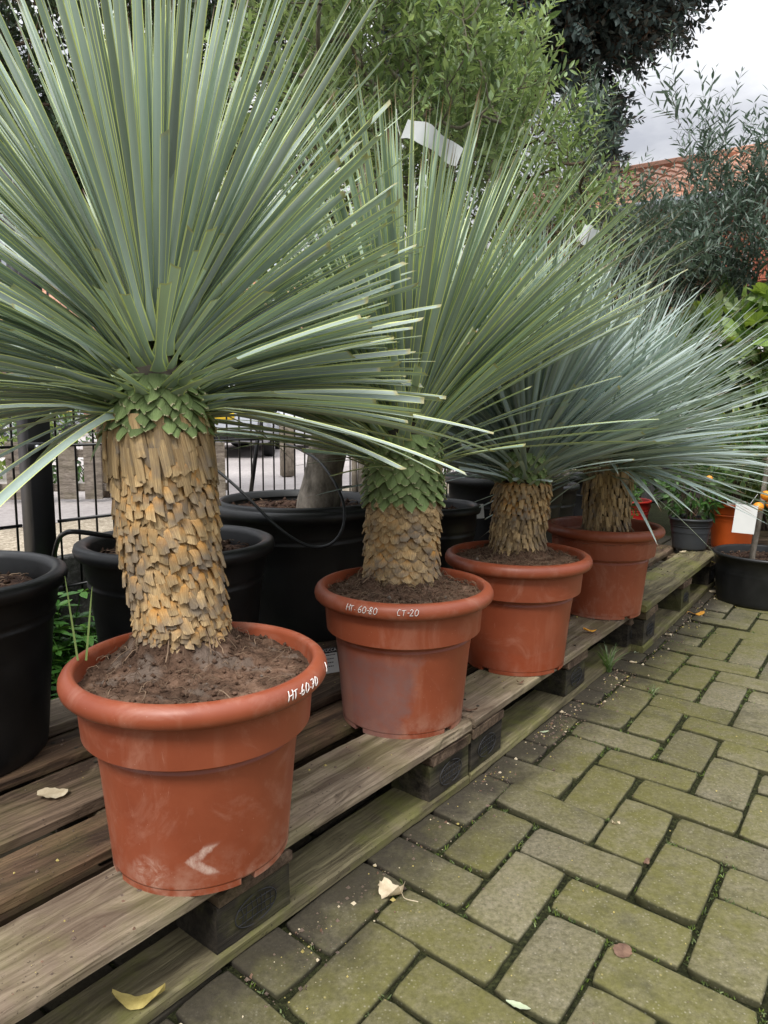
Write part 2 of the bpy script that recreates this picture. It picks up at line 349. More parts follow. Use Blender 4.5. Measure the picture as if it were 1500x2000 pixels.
M['wood_mid'] = wood('brown_wood', (.060, .038, .025), (.21, .145, .098), (.035, .021, .014), .22, .6)
M['wood_green'] = wood('algae_wood', (.095, .078, .046), (.24, .205, .115), (.060, .046, .026), .85, .35)
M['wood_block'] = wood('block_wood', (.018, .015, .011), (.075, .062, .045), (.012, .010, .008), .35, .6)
def paver():
    g = G('mossy_concrete_paver'); o = g.obj(); a = g.attr(); x, y, z = g.sep(o)
    n = g.noise(o, 3.0, 6, .6); f = g.noise(o, 120, 5, .75); mid = g.noise(o, 24, 6, .7)
    col = g.mix(g.ramp(f, [(.32, 0.), (.68, 1.)]), (.085, .075, .047), (.225, .198, .135))
    col = g.hsv(col, .5, 1., g.math('MULTIPLY_ADD', a[0], .55, .70))
    moss = g.math('MULTIPLY', g.ramp(g.math('ADD', n, g.math('MULTIPLY', a[2], .22)), [(.42, .10), (.68, 1.)]), g.ramp(mid, [(.30, .45), (.60, 1.)]))
    col = g.mix(g.math('MULTIPLY', moss, .88), col, g.mix(f, (.060, .057, .013), (.160, .148, .042)))
    edge = g.math('MULTIPLY', g.ramp(g.math('ADD', a[1], g.math('MULTIPLY', g.math('SUBTRACT', mid, .5), .9)), [(.45, 0.), (.85, 1.)]), .78)
    col = g.mix(edge, col, g.mix(f, (.022, .022, .012), (.060, .060, .026)))
    drk = g.ramp(g.noise(o, 7, 7, .7), [(.54, 0.), (.68, 1.)])
    col = g.mix(g.math('MULTIPLY', drk, .50), col, (.040, .038, .024))
    agg = g.vor(o, 170, out='Color'); d = g.vor(o, 170)
    sp = g.math('MULTIPLY', g.ramp(d, [(.10, 1.), (.34, 0.)]), g.ramp(agg, [(.50, 0.), (.80, 1.)]))
    col = g.mix(g.math('MULTIPLY', sp, .38), col, (.42, .39, .30))
    sp2 = g.math('MULTIPLY', g.ramp(g.vor(o, 95), [(.10, 1.), (.20, 0.)]), g.ramp(g.vor(o, 95, out='Color'), [(.82, 0.), (.86, 1.)]))
    col = g.mix(g.math('MULTIPLY', sp2, .5), col, (.40, .33, .12))
    # washed dirt along the pallets
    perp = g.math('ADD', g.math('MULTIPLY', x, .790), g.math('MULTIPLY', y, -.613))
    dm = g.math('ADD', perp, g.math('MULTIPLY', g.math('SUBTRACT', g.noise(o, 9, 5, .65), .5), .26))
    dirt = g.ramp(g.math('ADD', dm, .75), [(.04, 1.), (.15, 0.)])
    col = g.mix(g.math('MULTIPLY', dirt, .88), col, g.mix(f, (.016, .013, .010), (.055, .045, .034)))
    hh = g.math('ADD', g.math('MULTIPLY', f, .5), g.math('MULTIPLY', mid, .5))
    return g.done(col, .88, g.bump(hh, .75, .004), spec=.25)
M['paver'] = paver()
def simple_ground(name, c1, c2, c3, sc=30, bump=.6, big=1.5):
    g = G(name); o = g.obj(); n = g.noise(o, sc, 8, .75)
    col = g.ramp(n, [(.35, c1), (.5, c2), (.66, c3)])
    col = g.mix(1., col, g.ramp(g.noise(o, big, 4), [(.35, .7), (.65, 1.2)]), 'MULTIPLY')
    return g.done(col, .95, g.bump(n, bump, .01), spec=.15)
M['sand'] = simple_ground('joint_sand', (.012, .013, .006), (.030, .033, .012), (.078, .082, .032), 130, 1.)
M['dirt'] = simple_ground('dark_dirt', (.008, .006, .005), (.024, .018, .013), (.06, .048, .034), 70, 1.)
M['gravel'] = simple_ground('pale_gravel', (.14, .11, .08), (.32, .27, .20), (.55, .48, .38), 45, 1., .6)
M['street'] = simple_ground('street_brick', (.30, .27, .26), (.38, .345, .33), (.45, .41, .39), 20, .2, .3)
M['concrete'] = simple_ground('concrete', (.05, .048, .042), (.10, .097, .088), (.17, .165, .15), 60, .5)
def leafmat(name, c1, c2, rough=.45, transl=.25, edge=None, spec=.5):
    g = G(name); a = g.attr(); u, v, _ = g.sep(g.uv())
    col = g.mix(a[0], c1, c2)
    if edge is not None: col = g.mix(g.ramp(g.math('ADD', u, g.math('MULTIPLY', g.math('SUBTRACT', g.noise(g.obj(), 90, 3), .5), .5)), [(.42, 0.), (.55, 1.)]), col, edge)
    back = g.geo('Backfacing')
    col2 = g.mix(g.math('MULTIPLY', back, .55), col, g.hsv(col, .49, .55, 1.45))
    return g.done(col2, rough, spec=spec, transl=transl, tcol=g.hsv(col, .47, 1.15, 1.7))
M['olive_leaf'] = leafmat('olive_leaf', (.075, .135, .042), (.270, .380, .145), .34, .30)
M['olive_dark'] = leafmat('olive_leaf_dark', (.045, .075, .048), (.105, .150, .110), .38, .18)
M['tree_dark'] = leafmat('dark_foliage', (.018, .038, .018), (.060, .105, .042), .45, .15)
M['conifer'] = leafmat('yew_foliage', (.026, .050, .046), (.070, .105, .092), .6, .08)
M['vine'] = leafmat('vine_leaf', (.075, .155, .035), (.200, .300, .070), .5, .3)
M['shrub'] = leafmat('shrub_leaf', (.020, .060, .012), (.070, .150, .028), .35, .2)
M['varieg'] = leafmat('variegated_leaf', (.060, .115, .030), (.13, .20, .06), .4, .25, edge=(.56, .52, .12))
M['weed'] = leafmat('weed_leaf', (.030, .105, .018), (.085, .20, .035), .4, .25)
M['grass'] = leafmat('grass_blade', (.07, .14, .03), (.20, .28, .09), .5, .25)
M['hedge_light'] = leafmat('light_hedge', (.10, .18, .03), (.25, .33, .07), .5, .3)
def bark(name, c1, c2, sc=30):
    g = G(name); o = g.obj(); n = g.noise(g.mapping(o, (1, 1, .45)), sc, 8, .72); b = g.noise(o, 7, 4)
    col = g.mix(g.ramp(n, [(.36, 0.), (.64, 1.)]), c1, c2)
    col = g.mix(g.math('MULTIPLY', g.ramp(b, [(.5, 0.), (.6, 1.)]), .5), col, tuple(x * .35 for x in c1))
    return g.done(col, .9, g.bump(n, 1., .008), spec=.2)
M['bark'] = bark('olive_bark', (.11, .095, .075), (.32, .28, .235))
M['twig'] = bark('twig_bark', (.12, .10, .07), (.26, .235, .18))
M['bark_brown'] = bark('brown_bark', (.06, .04, .028), (.17, .125, .09))
M['stake'] = bark('stake_wood', (.16, .13, .10), (.33, .28, .22), 20)
M['fence'] = plain('black_fence_paint', (.009, .009, .010), .35)
M['picket'] = wood('picket_wood', (.14, .115, .095), (.30, .255, .21), (.10, .08, .065), .12, .3)
M['hose'] = plain('black_hose', (.010, .011, .013), .38)
M['label'] = plain('white_label', (.72, .72, .70), .5, var=.04)
M['tag'] = plain('dull_white_tag', (.46, .48, .47), .6, var=.08)
M['ink'] = plain('black_ink', (.02, .02, .022), .6)
M['orange_fruit'] = plain('orange_peel', (.75, .27, .015), .42, sc=40)
def deadleaf(name, c1, c2):
    g = G(name); o = g.obj(); n = g.noise(o, 40, 5, .7)
    return g.done(g.mix(g.ramp(n, [(.35, 0.), (.65, 1.)]), c1, c2), .7, transl=.15)
M['leaf_cream'] = deadleaf('cream_leaf', (.52, .41, .26), (.72, .62, .44))
M['leaf_yellow'] = deadleaf('yellow_leaf', (.36, .28, .08), (.58, .47, .16))
M['leaf_brown'] = deadleaf('brown_leaf', (.10, .05, .03), (.24, .14, .09))
M['leaf_orange'] = deadleaf('orange_leaf', (.62, .25, .02), (.80, .42, .05))
M['leaf_pale'] = deadleaf('pale_green_leaf', (.36, .42, .26), (.52, .56, .40))
M['car_white'] = plain('car_paint_white', (.70, .72, .76), .25, var=.03)
M['car_silver'] = plain('car_paint_silver', (.42, .44, .48), .25, var=.03)
M['car_glass'] = plain('car_glass', (.02, .025, .03), .1)
M['tyre'] = plain('tyre_rubber', (.012, .012, .012), .8)
M['alloy'] = plain('wheel_alloy', (.45, .46, .48), .3, metal=.7)
M['lamp_red'] = plain('tail_lamp', (.55, .01, .01), .2)
M['plate'] = plain('yellow_plate', (.75, .5, .02), .4, var=.03)
def brickwall(name, c1, c2, mortar, sx, sy):
    g = G(name); x = g.n('ShaderNodeTexBrick'); g.put(x.inputs['Vector'], g.uv()); x.inputs['Color1'].default_value = (*c1, 1); x.inputs['Color2'].default_value = (*c2, 1)
    x.inputs['Mortar'].default_value = (*mortar, 1); x.inputs['Scale'].default_value = 1; x.inputs['Brick Width'].default_value = sx; x.inputs['Row Height'].default_value = sy; x.inputs['Mortar Size'].default_value = .008
    col = g.mix(1., x.outputs[0], g.ramp(g.noise(g.obj(), 1.5, 4), [(.3, .75), (.7, 1.2)]), 'MULTIPLY')
    return g.done(col, .9)
M['brick'] = brickwall('red_brick', (.34, .15, .09), (.44, .22, .14), (.35, .30, .26), .21, .065)
M['white_wall'] = plain('white_render', (.62, .62, .62), .8, var=.05)
def rooftile():
    g = G('orange_roof_tile'); a = g.attr(); n = g.noise(g.obj(), 3, 5, .7)
    c = g.mix(a[0], (.33, .15, .09), (.52, .27, .18))
    return g.done(g.mix(g.math('MULTIPLY', g.ramp(n, [(.45, 0.), (.65, 1.)]), .4), c, (.20, .12, .09)), .85)
M['rooftile'] = rooftile()
M['cladding'] = plain('red_tile_cladding', (.30, .085, .045), .8, var=.3, sc=5)
M['zinc'] = plain('zinc_gutter', (.24, .26, .30), .45)
M['window'] = plain('dark_window', (.03, .035, .045), .1)
M['frame_white'] = plain('white_frame', (.65, .65, .64), .5, var=.03)
M['soil_dark'] = M['bark_mulch']
M['polepaint'] = plain('grey_pole', (.42, .46, .54), .4, var=.04)
M['flower'] = plain('lilac_flower', (.36, .30, .62), .6)

# ================================================================== SETTING
PAV = math.radians(53.0)                       # direction of the row of pallets
PH = 0.144
U_, YAW, OX, OY, SB, SH = 0.1075, .682, 2.313, 11.253, .960, -.05
A_ = np.array([math.cos(YAW), -math.sin(YAW)]); B_ = np.array([math.sin(YAW), math.cos(YAW)])
def lat(a, b):
    a = np.asarray(a, float); b = np.asarray(b, float)
    q = (a + SH * b)[..., None] * A_ + (b * SB)[..., None] * B_ + np.array([OX, OY])
    return q * U_
def build_paving():
    rng = np.random.default_rng(3); mb = MB()
    for i in range(-26, 60):
        for j in range(-60, 90):
            s = (i + j) % 4
            if s == 0: w_, h_ = 2, 1
            elif s == 2: w_, h_ = 1, 2
            else: continue
            c = lat(i + w_ / 2, j + h_ / 2)
            if c[1] < -.1 or c[1] > 8.5 or abs(c[0]) > .62 * c[1] + 1.2: continue
            perp = (c[0] - .192) * .790 + (c[1] - 1.434) * -.613
            if perp < -.95 or (perp < -.1 and c[1] > 4.6): continue
            g = .034; ns = 5; hh = rng.normal(0, .0018); tx, ty = rng.normal(0, .006, 2); rr = rng.random(); ms = rng.random()
            gx, gy = g + rng.uniform(-.008, .012), g + rng.uniform(-.008, .012)
            ja, jb = rng.normal(0, .012, 2); yw = rng.normal(0, .006)
            rings = [(.035, -.018), (0, -.0035), (.012, -.0010), (.035, 0.), (.18, 0.)]
            V = []; Cc = []
            per = []
            for (cx, cy, sx, sy) in ((0, 0, 1, 0), (1, 0, 0, 1), (1, 1, -1, 0), (0, 1, 0, -1)):
                for k in range(ns): per.append((cx + sx * k / ns, cy + sy * k / ns))
            per = np.array(per); cdist = per.copy()
            wob = rng.normal(0, .0045, len(per))
            for ri, (ins, z) in enumerate(rings):
                lo = np.array([gx + ins, gy + ins]); hi = np.array([w_ - gx - ins, h_ - gy - ins])
                p = lo + per * (hi - lo)
                ctr = np.array([w_ / 2, h_ / 2]); d = ctr - p; d /= np.linalg.norm(d, axis=1)[:, None]
                corner = np.minimum(np.abs(p - lo), np.abs(hi - p)).max(axis=1) < 1e-6
                corner = np.array([(abs(a - round(a)) < 1e-6 and abs(b - round(b)) < 1e-6) for a, b in per])
                p = p + d * (corner * .035 + wob + .006 * (ri == 1))[:, None]
                q = p - ctr; q = q @ np.array([[math.cos(yw), math.sin(yw)], [-math.sin(yw), math.cos(yw)]]) + ctr + [ja, jb]
                xy = lat(i + q[:, 0], j + q[:, 1])
                zz = z + hh + (p[:, 0] - w_ / 2) * tx * .1075 * 3 + (p[:, 1] - h_ / 2) * ty * .1075 * 3
                if ri < 4: zz = zz + np.abs(rng.normal(0, .0006, len(zz))) * -1
                V.append(np.c_[xy, zz]); Cc.append(np.c_[np.full(len(p), rr), np.full(len(p), [1., .95, .7, .42, 0.][ri]), np.full(len(p), ms)])
            n = len(per); Fs = []
            for r in range(len(rings) - 1):
                for k in range(n): Fs.append([r * n + k, r * n + (k + 1) % n, (r + 1) * n + (k + 1) % n, (r + 1) * n + k])
            Fs.append([(len(rings) - 1) * n + k for k in range(n)])
            mb.add(np.concatenate(V), Fs, None, np.concatenate(Cc))
    tag(mb.build('paving', M['paver']), kind='structure')
    g = MB(); nx, ny = 150, 200
    Pp, Ss = np.meshgrid(np.linspace(-4.5, 1.2, nx), np.linspace(-2.2, 5.5, ny), indexing='ij')
    X = .192 + Ss * .6018 - Pp * .7986; Y = 1.434 + Ss * .7986 + Pp * .6018
    Z = np.array([[-.0095 + .0035 * fn(X[i, j] * 14, Y[i, j] * 14) + .003 * fn(X[i, j] * 40, Y[i, j] * 40) for j in range(ny)] for i in range(nx)])
    i, j = np.meshgrid(np.arange(nx - 1), np.arange(ny - 1), indexing='ij')
    g.add(np.stack([X, Y, Z], -1).reshape(-1, 3), np.stack([i * ny + j, (i + 1) * ny + j, (i + 1) * ny + j + 1, i * ny + j + 1], -1).reshape(-1, 4))
    tag(g.build('joint_sand', M['sand']), kind='structure')
    # moss cushions in the joints
    mm = MB(); rng = np.random.default_rng(8)
    for k in range(9000):
        i = rng.integers(-4, 16); j = rng.integers(-8, 34)
        s = (i + j) % 4
        e_ = rng.random()
        if s == 0: a, b = (i + 2 * e_, j) if rng.random() < .5 else (i, j + e_)
        elif s == 2: a, b = (i + e_, j) if rng.random() < .4 else (i, j + 2 * e_)
        else: continue
        p = lat(a + rng.normal(0, .012), b + rng.normal(0, .012))
        if fn(p[0] * 3.3 + 5, p[1] * 3.3) + .35 * fn(p[0] * 11, p[1] * 11) < -.04 or p[1] < .6 or p[1] > 3.8: continue
        if (p[0] - .192) * .790 + (p[1] - 1.434) * -.613 < .03: continue
        nn = rng.integers(5, 12)
        for q in range(nn):
            c = np.array([p[0] + rng.normal(0, .0035), p[1] + rng.normal(0, .0035), -.006]); d = rng.normal(0, 1, 3); d[2] = abs(d[2]) + .6; d /= np.linalg.norm(d)
            L_ = rng.uniform(.004, .009); sd_ = np.cross(d, rng.normal(0, 1, 3)); sd_ /= np.linalg.norm(sd_)
            mm.add([c - sd_ * .0012, c + sd_ * .0012, c + d * L_ + sd_ * .0006, c + d * L_ - sd_ * .0004], np.array([[0, 1, 2, 3]]), None, [rng.random(), 0, 0])
    tag(mm.build('moss', M['grass_moss'], smooth=False), 'bright green moss tufts growing in the joints between the paving bricks', 'moss', kind='stuff')
M['grass_moss'] = leafmat('moss_green', (.030, .055, .008), (.13, .19, .02), .8, .1)
build_paving()
rd = np.array([math.cos(math.radians(53)), math.sin(math.radians(53))]); rn = np.array([-rd[1], rd[0]])   # along row, away to the left
E1 = np.array([.192, 1.434])
def rowp(s, p, z=0.): q = E1 + rd * s + rn * p; return np.array([q[0], q[1], z])
def sheet(name, pts, z, m, kind='structure'):
    mb = MB(); mb.add([[p[0], p[1], z] for p in pts], [list(range(len(pts)))], [[p[0], p[1]] for p in pts]); return tag(mb.build(name, m, smooth=False), kind=kind)
sheet('ground', [(-300, -100), (300, -100), (300, 600), (-300, 600)], -.030, M['dirt'])
sheet('gravel_path', [rowp(-6, 1.24)[:2], rowp(30, 1.24)[:2], rowp(30, 4.2)[:2], rowp(-6, 4.2)[:2]][::1], -.012, M['gravel'])
sheet('street', [rowp(-12, 4.2)[:2], rowp(60, 4.2)[:2], rowp(60, 34)[:2], rowp(-12, 34)[:2]], -.008, M['street'])

# ================================================================== PALLETS
def board(mb, Lx, Wy, Tz, c, seed, m=0, R=None, wear=1., chip=0):
    """board along x, worn edges; c = centre"""
    rng = np.random.default_rng(seed); n = max(10, int(Lx / .02)); xs = np.linspace(-Lx / 2, Lx / 2, n)
    b = .004; hy, hz = Wy / 2, Tz / 2
    prof = [(-hy, -hz + b), (-hy, hz - b), (-hy + b, hz), (-hy * .33, hz), (hy * .33, hz), (hy - b, hz), (hy, hz - b), (hy, -hz + b), (hy - b, -hz), (-hy + b, -hz)]
    V = []
    o1 = rng.uniform(0, 99)
    for x in xs:
        bow = .0015 * math.sin(x * 2.2 + o1)
        for k, (y, z) in enumerate(prof):
            dy = .0016 * wear * fn(x * 9 + o1, k * 3.1) + .0010 * wear * fn(x * 45 + o1, k * 3.1)
            dz = .0012 * wear * fn(x * 12, k * 1.7 + o1) + .0008 * wear * fn(x * 50 + o1, k * 2.7)
            if k in (1, 2, 5, 6):
                q = max(0, fn(x * 7 + o1 * 2, k) - .25) * .012 * wear
                dy += q * (1 if y < 0 else -1); dz -= q * .6
            V.append((x, y + dy, z + dz + bow))
    V = np.array(V); K = len(prof)
    V[:K, 0] += rng.normal(0, .0015, K); V[-K:, 0] += rng.normal(0, .0015, K)
    Fs = [[i * K + k, i * K + (k + 1) % K, (i + 1) * K + (k + 1) % K, (i + 1) * K + k] for i in range(n - 1) for k in range(K)]
    Fs.append(list(range(K))[::-1]); Fs.append([(n - 1) * K + k for k in range(K)])
    if R is not None: V = V @ np.array(R).T
    mb.add(V + np.array(c), Fs, None, None, m)
def put_board(name, par, Lx, Wy, Tz, c, seed, mat, rz=0):
    mb = MB(); board(mb, Lx, Wy, Tz, (0, 0, 0), seed); o = mb.build(name, mat, par, smooth=False, loc=c, rot=(0, 0, rz)); return o
def pallet(org, ang, label, seed, mats, s0=0., top=PH, front='wood_mid', brand=(0, 1, 2), fseed=None):
    """org = near front corner, x runs along the row, +y goes back"""
    t = thing('pallet', (org[0], org[1], 0), ang, label, 'pallet', 'wooden pallets set end to end under the pots')
    k = top / .144; tb = .022 * k; bl = top - 3 * tb - .001
    L_ = 1.2; ys = [(0, .145), (.190, .100), (.3275, .145), (.5125, .100), (.655, .145)]
    for i, (y0, wd) in enumerate(ys):
        bd = put_board('deck_board', t, L_, wd, tb, (L_ / 2 + s0 + (.004 * ((seed * 7 + i * 3) % 5 - 2)), y0 + wd / 2, top - tb / 2), seed * 31 + i, M[mats[i]])
        rg = np.random.default_rng(seed * 91 + i)
        for x0 in (.073, .6, 1.127):
            for yy in ((-.3, .3) if wd < .12 else (-.32, .02, .32)):
                c_ = np.array([x0 - L_ / 2 + rg.normal(0, .012), yy * wd + rg.normal(0, .004), tb / 2 + .0004]); nl = MB(); tube(nl, [c_, c_ + [0, 0, .0014]], rg.uniform(.0032, .0042), 9); nl.build('nail_head', M['core'], bd, smooth=False)
    for i, x0 in enumerate((.073, .6, 1.127)):
        put_board('stringer_board', t, .8, .145, tb, (x0 + s0, .4, top - tb * 1.5 - .0005), seed * 37 + i, M[front], pi / 2)
        for jj, y0 in enumerate((.056, .4, .744)):
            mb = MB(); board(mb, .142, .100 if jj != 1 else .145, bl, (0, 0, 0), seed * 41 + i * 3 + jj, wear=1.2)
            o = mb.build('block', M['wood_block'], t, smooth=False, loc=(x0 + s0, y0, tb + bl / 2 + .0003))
            if jj == 0 and i in brand:      # burnt-in oval mark with crossed strokes on the block's face
                mk = MB(); rng = np.random.default_rng(seed * 5 + i); fy = -.0525
                th = np.linspace(0, 2 * pi, 25); tube(mk, np.c_[.040 * np.cos(th), np.full(25, fy), .024 * np.sin(th)], .0011, 4, cap=False)
                for q in np.linspace(-.028, .028, 7):
                    hz = .022 * math.sqrt(1 - (q / .04) ** 2)
                    tube(mk, [(q + rng.normal(0, .001), fy, -hz * .8), (q + rng.normal(0, .002), fy, 0), (q, fy, hz * .8)], .0009, 4, cap=False)
                for q in (-.012, 0, .012): tube(mk, [(-.034, fy, q), (0, fy, q + .001), (.034, fy, q)], .0008, 4, cap=False)
                mk.build('burnt_mark', M['ink'], o)
    for i, y0 in enumerate((.052, .4, .75)):
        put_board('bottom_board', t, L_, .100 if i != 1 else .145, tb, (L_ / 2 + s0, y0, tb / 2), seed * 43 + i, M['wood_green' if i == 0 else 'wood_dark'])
    return t
a1 = math.radians(51.2); a2 = math.radians(53.4); a3 = math.radians(54.6)
p1 = pallet(E1 - 1.2 * np.array([math.cos(a1), math.sin(a1)]), a1, 'nearest weathered wooden pallet carrying the two front terracotta pots', 1, ['wood_light', 'wood_dark', 'wood_mid', 'wood_dark', 'wood_light'])
p2 = pallet(E1 + np.array([.004, .006]), a2, 'middle wooden pallet under the third and fourth terracotta pots, its stamped block facing the paving', 2, ['wood_light', 'wood_mid', 'wood_dark', 'wood_mid', 'wood_mid'])
q3 = np.array([.880, 2.293])
p3 = pallet(q3, a3, 'far mossy wooden pallet standing slightly higher, with a grey potted shrub at its end', 3, ['wood_green', 'wood_mid', 'wood_dark', 'wood_mid', 'wood_mid'], top=.166)
p4 = pallet(np.array([1.60, 3.20]), math.radians(-4), 'dark wooden pallet turned across the end of the row under the orange pot', 4, ['wood_dark', 'wood_mid', 'wood_dark', 'wood_mid', 'wood_mid'], top=.150)

# ================================================================== POTS
POT = [(.118, .0088), (.1300, .0088), (.1306, .0089), (.1309, .012), (.1316, .020), (.1365, .080), (.1425, .150), (.1465, .182), (.1462, .1850), (.1442, .1868), (.1440, .1895), (.1490, .1915), (.1503, .1940), (.1505, .1975), (.1490, .2000), (.1452, .2015), (.1450, .2040), (.1500, .2058), (.1545, .2085), (.1580, .2125), (.1603, .2180), (.1620, .2260), (.1640, .2370), (.1665, .2500), (.1690, .2600), (.1780, .2615), (.1850, .2630), (.1895, .2680), (.1912, .2745), (.1905, .2815), (.1870, .2880), (.1810, .2925), (.1745, .2940), (.1700, .2915), (.1685, .2850), (.1680, .240), (.1650, .200)]
def pot_mesh(mb, feet_rot=0.):
    lathe(mb, POT, 120)
    # three curved feet with notches between
    for k in range(4):
        a0 = feet_rot + k * pi / 2; aa = np.linspace(a0 + .085, a0 + pi / 2 - .085, 22)
        n = len(aa); c, sn = np.cos(aa), np.sin(aa)
        for (ra, za), (rb_, zb_) in (((.1302, 0), (.1309, .0095)), ((.1200, .0092), (.1200, 0)), ((.1200, 0), (.1302, 0))):     # outer wall, inner wall, sole
            V = np.concatenate([np.c_[ra * c, ra * sn, np.full(n, za)], np.c_[rb_ * c, rb_ * sn, np.full(n, zb_)]]); mb.add(V, [[i, i + 1, n + i + 1, n + i] for i in range(n - 1)])
        for i in (0, n - 1): mb.add([(.1200 * c[i], .12 * sn[i], 0), (.1302 * c[i], .1302 * sn[i], 0), (.1309 * c[i], .1309 * sn[i], .0095), (.12 * c[i], .12 * sn[i], .0092)], [[0, 1, 2, 3]])
    return mb
def soil_h(x, y, z0, rt, mound, seed, amp, cen, slope):
    d = math.hypot(x - cen[0], y - cen[1])
    m_ = math.exp(-max(0, d - rt) / .022)
    return z0 + mound * m_ + amp * fn(x * 16 + seed, y * 16) + amp * (.8 + 1.2 * m_) * fn(x * 45 + seed, y * 45) + amp * (.5 + .9 * m_) * fn(x * 120, y * 120 + seed) + slope[0] * x + slope[1] * y
def soil_disc(mb, R, z0, rt, mound, seed, amp=.006, m=0, R0=0., nr=46, na=150, cen=(0, 0), pale=0., slope=(0, 0)):
    rr = np.linspace(R0, R, nr); th = np.arange(na) * 2 * pi / na; V = []; Cc = []
    for r in rr:
        for a in th:
            x, y = r * math.cos(a), r * math.sin(a)
            d = math.hypot(x - cen[0], y - cen[1])
            z = soil_h(x, y, z0, rt, mound, seed, amp, cen, slope)
            edge = max(0, (r - R + .02) / .02); z -= edge * .004
            V.append((x, y, z)); pl = max(0, min(1, (fn(x * 22 + seed * 3, y * 22) + .5 * fn(x * 70, y * 70) - .16) * 4)) * pale * .55
            Cc.append((0, pl, 0))
    i, j = np.meshgrid(np.arange(nr - 1), np.arange(na), indexing='ij'); j2 = (j + 1) % na
    mb.add(V, np.stack([i * na + j, i * na + j2, (i + 1) * na + j2, (i + 1) * na + j], -1).reshape(-1, 4)[:, ::-1], None, Cc, m)
def clods(mb, n, R, z0, seed, m=0, smin=.0010, smax=.0048, rin=.0, pale=0., hf=None):
    rng = np.random.default_rng(seed)
    ic = np.array([(0, 0, 1), (1, 0, 0), (0, 1, 0), (-1, 0, 0), (0, -1, 0), (0, 0, -1)], float); Fi = np.array([(0, 1, 2), (0, 2, 3), (0, 3, 4), (0, 4, 1), (5, 2, 1), (5, 3, 2), (5, 4, 3), (5, 1, 4)])
    for k in range(n):
        a = rng.uniform(0, 2 * pi); r = math.sqrt(rng.uniform(rin ** 2 / R ** 2, 1)) * R
        s = smin + (smax - smin) * rng.random() ** 3
        V = ic * rng.uniform(.6, 1.3, (6, 1)) * s; mb.add(V + [r * math.cos(a), r * math.sin(a), (z0 if hf is None else hf(r * math.cos(a), r * math.sin(a))) + s * .3 + rng.uniform(-.003, .002)], Fi, None, [rng.random(), pale * (rng.random() < .2), 0], m)
def fibres(mb, n, R, z0, seed, m=1, lmin=.008, lmax=.035, r=.00045, rin=0., rise=.004, hf=None):
    rng = np.random.default_rng(seed)
    for k in range(n):
        a = rng.uniform(0, 2 * pi); q = math.sqrt(rng.uniform((rin / R) ** 2, 1)) * R; c = np.array([q * math.cos(a), q * math.sin(a), z0 + rng.uniform(0, .004)])
        d = rng.uniform(0, 2 * pi); l = rng.uniform(lmin, lmax); cv = rng.uniform(-1.5, 1.5); P = []
        p = c.copy()
        for i in range(6):
            P.append(p.copy()); p = p + np.array([math.cos(d), math.sin(d), 0]) * l / 5; d += cv / 5; p[2] = c[2] + rise * math.sin((i + 1) / 5 * pi) * rng.uniform(.3, 1)
        P = np.array(P); rr = np.hypot(P[:, 0], P[:, 1])
        if rr.max() > R: P[:, :2] *= (R / rr.max())
        if hf is not None: P[:, 2] += np.array([hf(x_, y_) - z0 for x_, y_ in P[:, :2]])
        tube(mb, P, r * rng.uniform(.6, 1.5), 3, m, [rng.random() ** 1.5, 0, 0], cap=False)

# handwriting: strokes on a unit grid (x 0..1, y 0..1)
GL = {'H': [[(0, 0), (.08, 1)], [(.7, 0), (.72, 1)], [(.02, .5), (.72, .55)]], 'T': [[(-.05, .78), (.7, .85)], [(.32, .82), (.3, 0)]], '.': [[(.2, .30), (.28, .34)]],
      '6': [[(.55, 1), (.2, .75), (.02, .35), (.2, .02), (.5, .08), (.62, .35), (.4, .5), (.1, .38)]], '0': [[(.35, .95), (.05, .6), (.08, .15), (.4, 0), (.7, .3), (.68, .75), (.35, .95)]],
      '7': [[(0, .92), (.6, .95), (.25, 0)], [(.15, .5), (.6, .52)]], '-': [[(.1, .45), (.5, .47)]], ' ': [],
      '8': [[(.6, .85), (.3, 1), (.1, .75), (.55, .35), (.45, .02), (.12, .05), (.1, .35), (.5, .65), (.62, .88)]],
      'C': [[(.65, .88), (.3, .95), (.03, .55), (.15, .1), (.6, .08)]], '2': [[(.05, .75), (.3, .98), (.6, .78), (.4, .4), (.02, .04), (.7, .06)]], '(': [[(.4, 1), (.1, .6), (.15, .1)]]}
def rim_point(ang, v):
    # v: signed arc position on the outer roll, 0 = outermost
    a = v / .0165; r = .1745 + .0178 * math.cos(a); z = .2785 + .0163 * math.sin(a)
    return np.array([r * math.cos(ang), r * math.sin(ang), z])
def rim_text(txt, ang0, hgt, pitch, parent, thick=.00062, tilt=0.):
    mb = MB(); x = 0.
    for ch in txt:
        for st in GL[ch]:
            P = []
            for (p, q) in zip(st[:-1], st[1:]):
                for k in range(5):
                    t = k / 5; P.append(((p[0] + (q[0] - p[0]) * t), (p[1] + (q[1] - p[1]) * t)))
            P.append(st[-1]); W = []
            for (u, v) in P:
                ang = ang0 + (x + u * hgt * .75 + v * hgt * .12) / .19; W.append(rim_point(ang, (v - .5) * hgt + tilt * x + .003))
            tube(mb, np.array(W), thick, 5)
        x += pitch * (.55 if ch in '. -(' else 1.)
    mb.build('handwriting', M['paint'], parent)
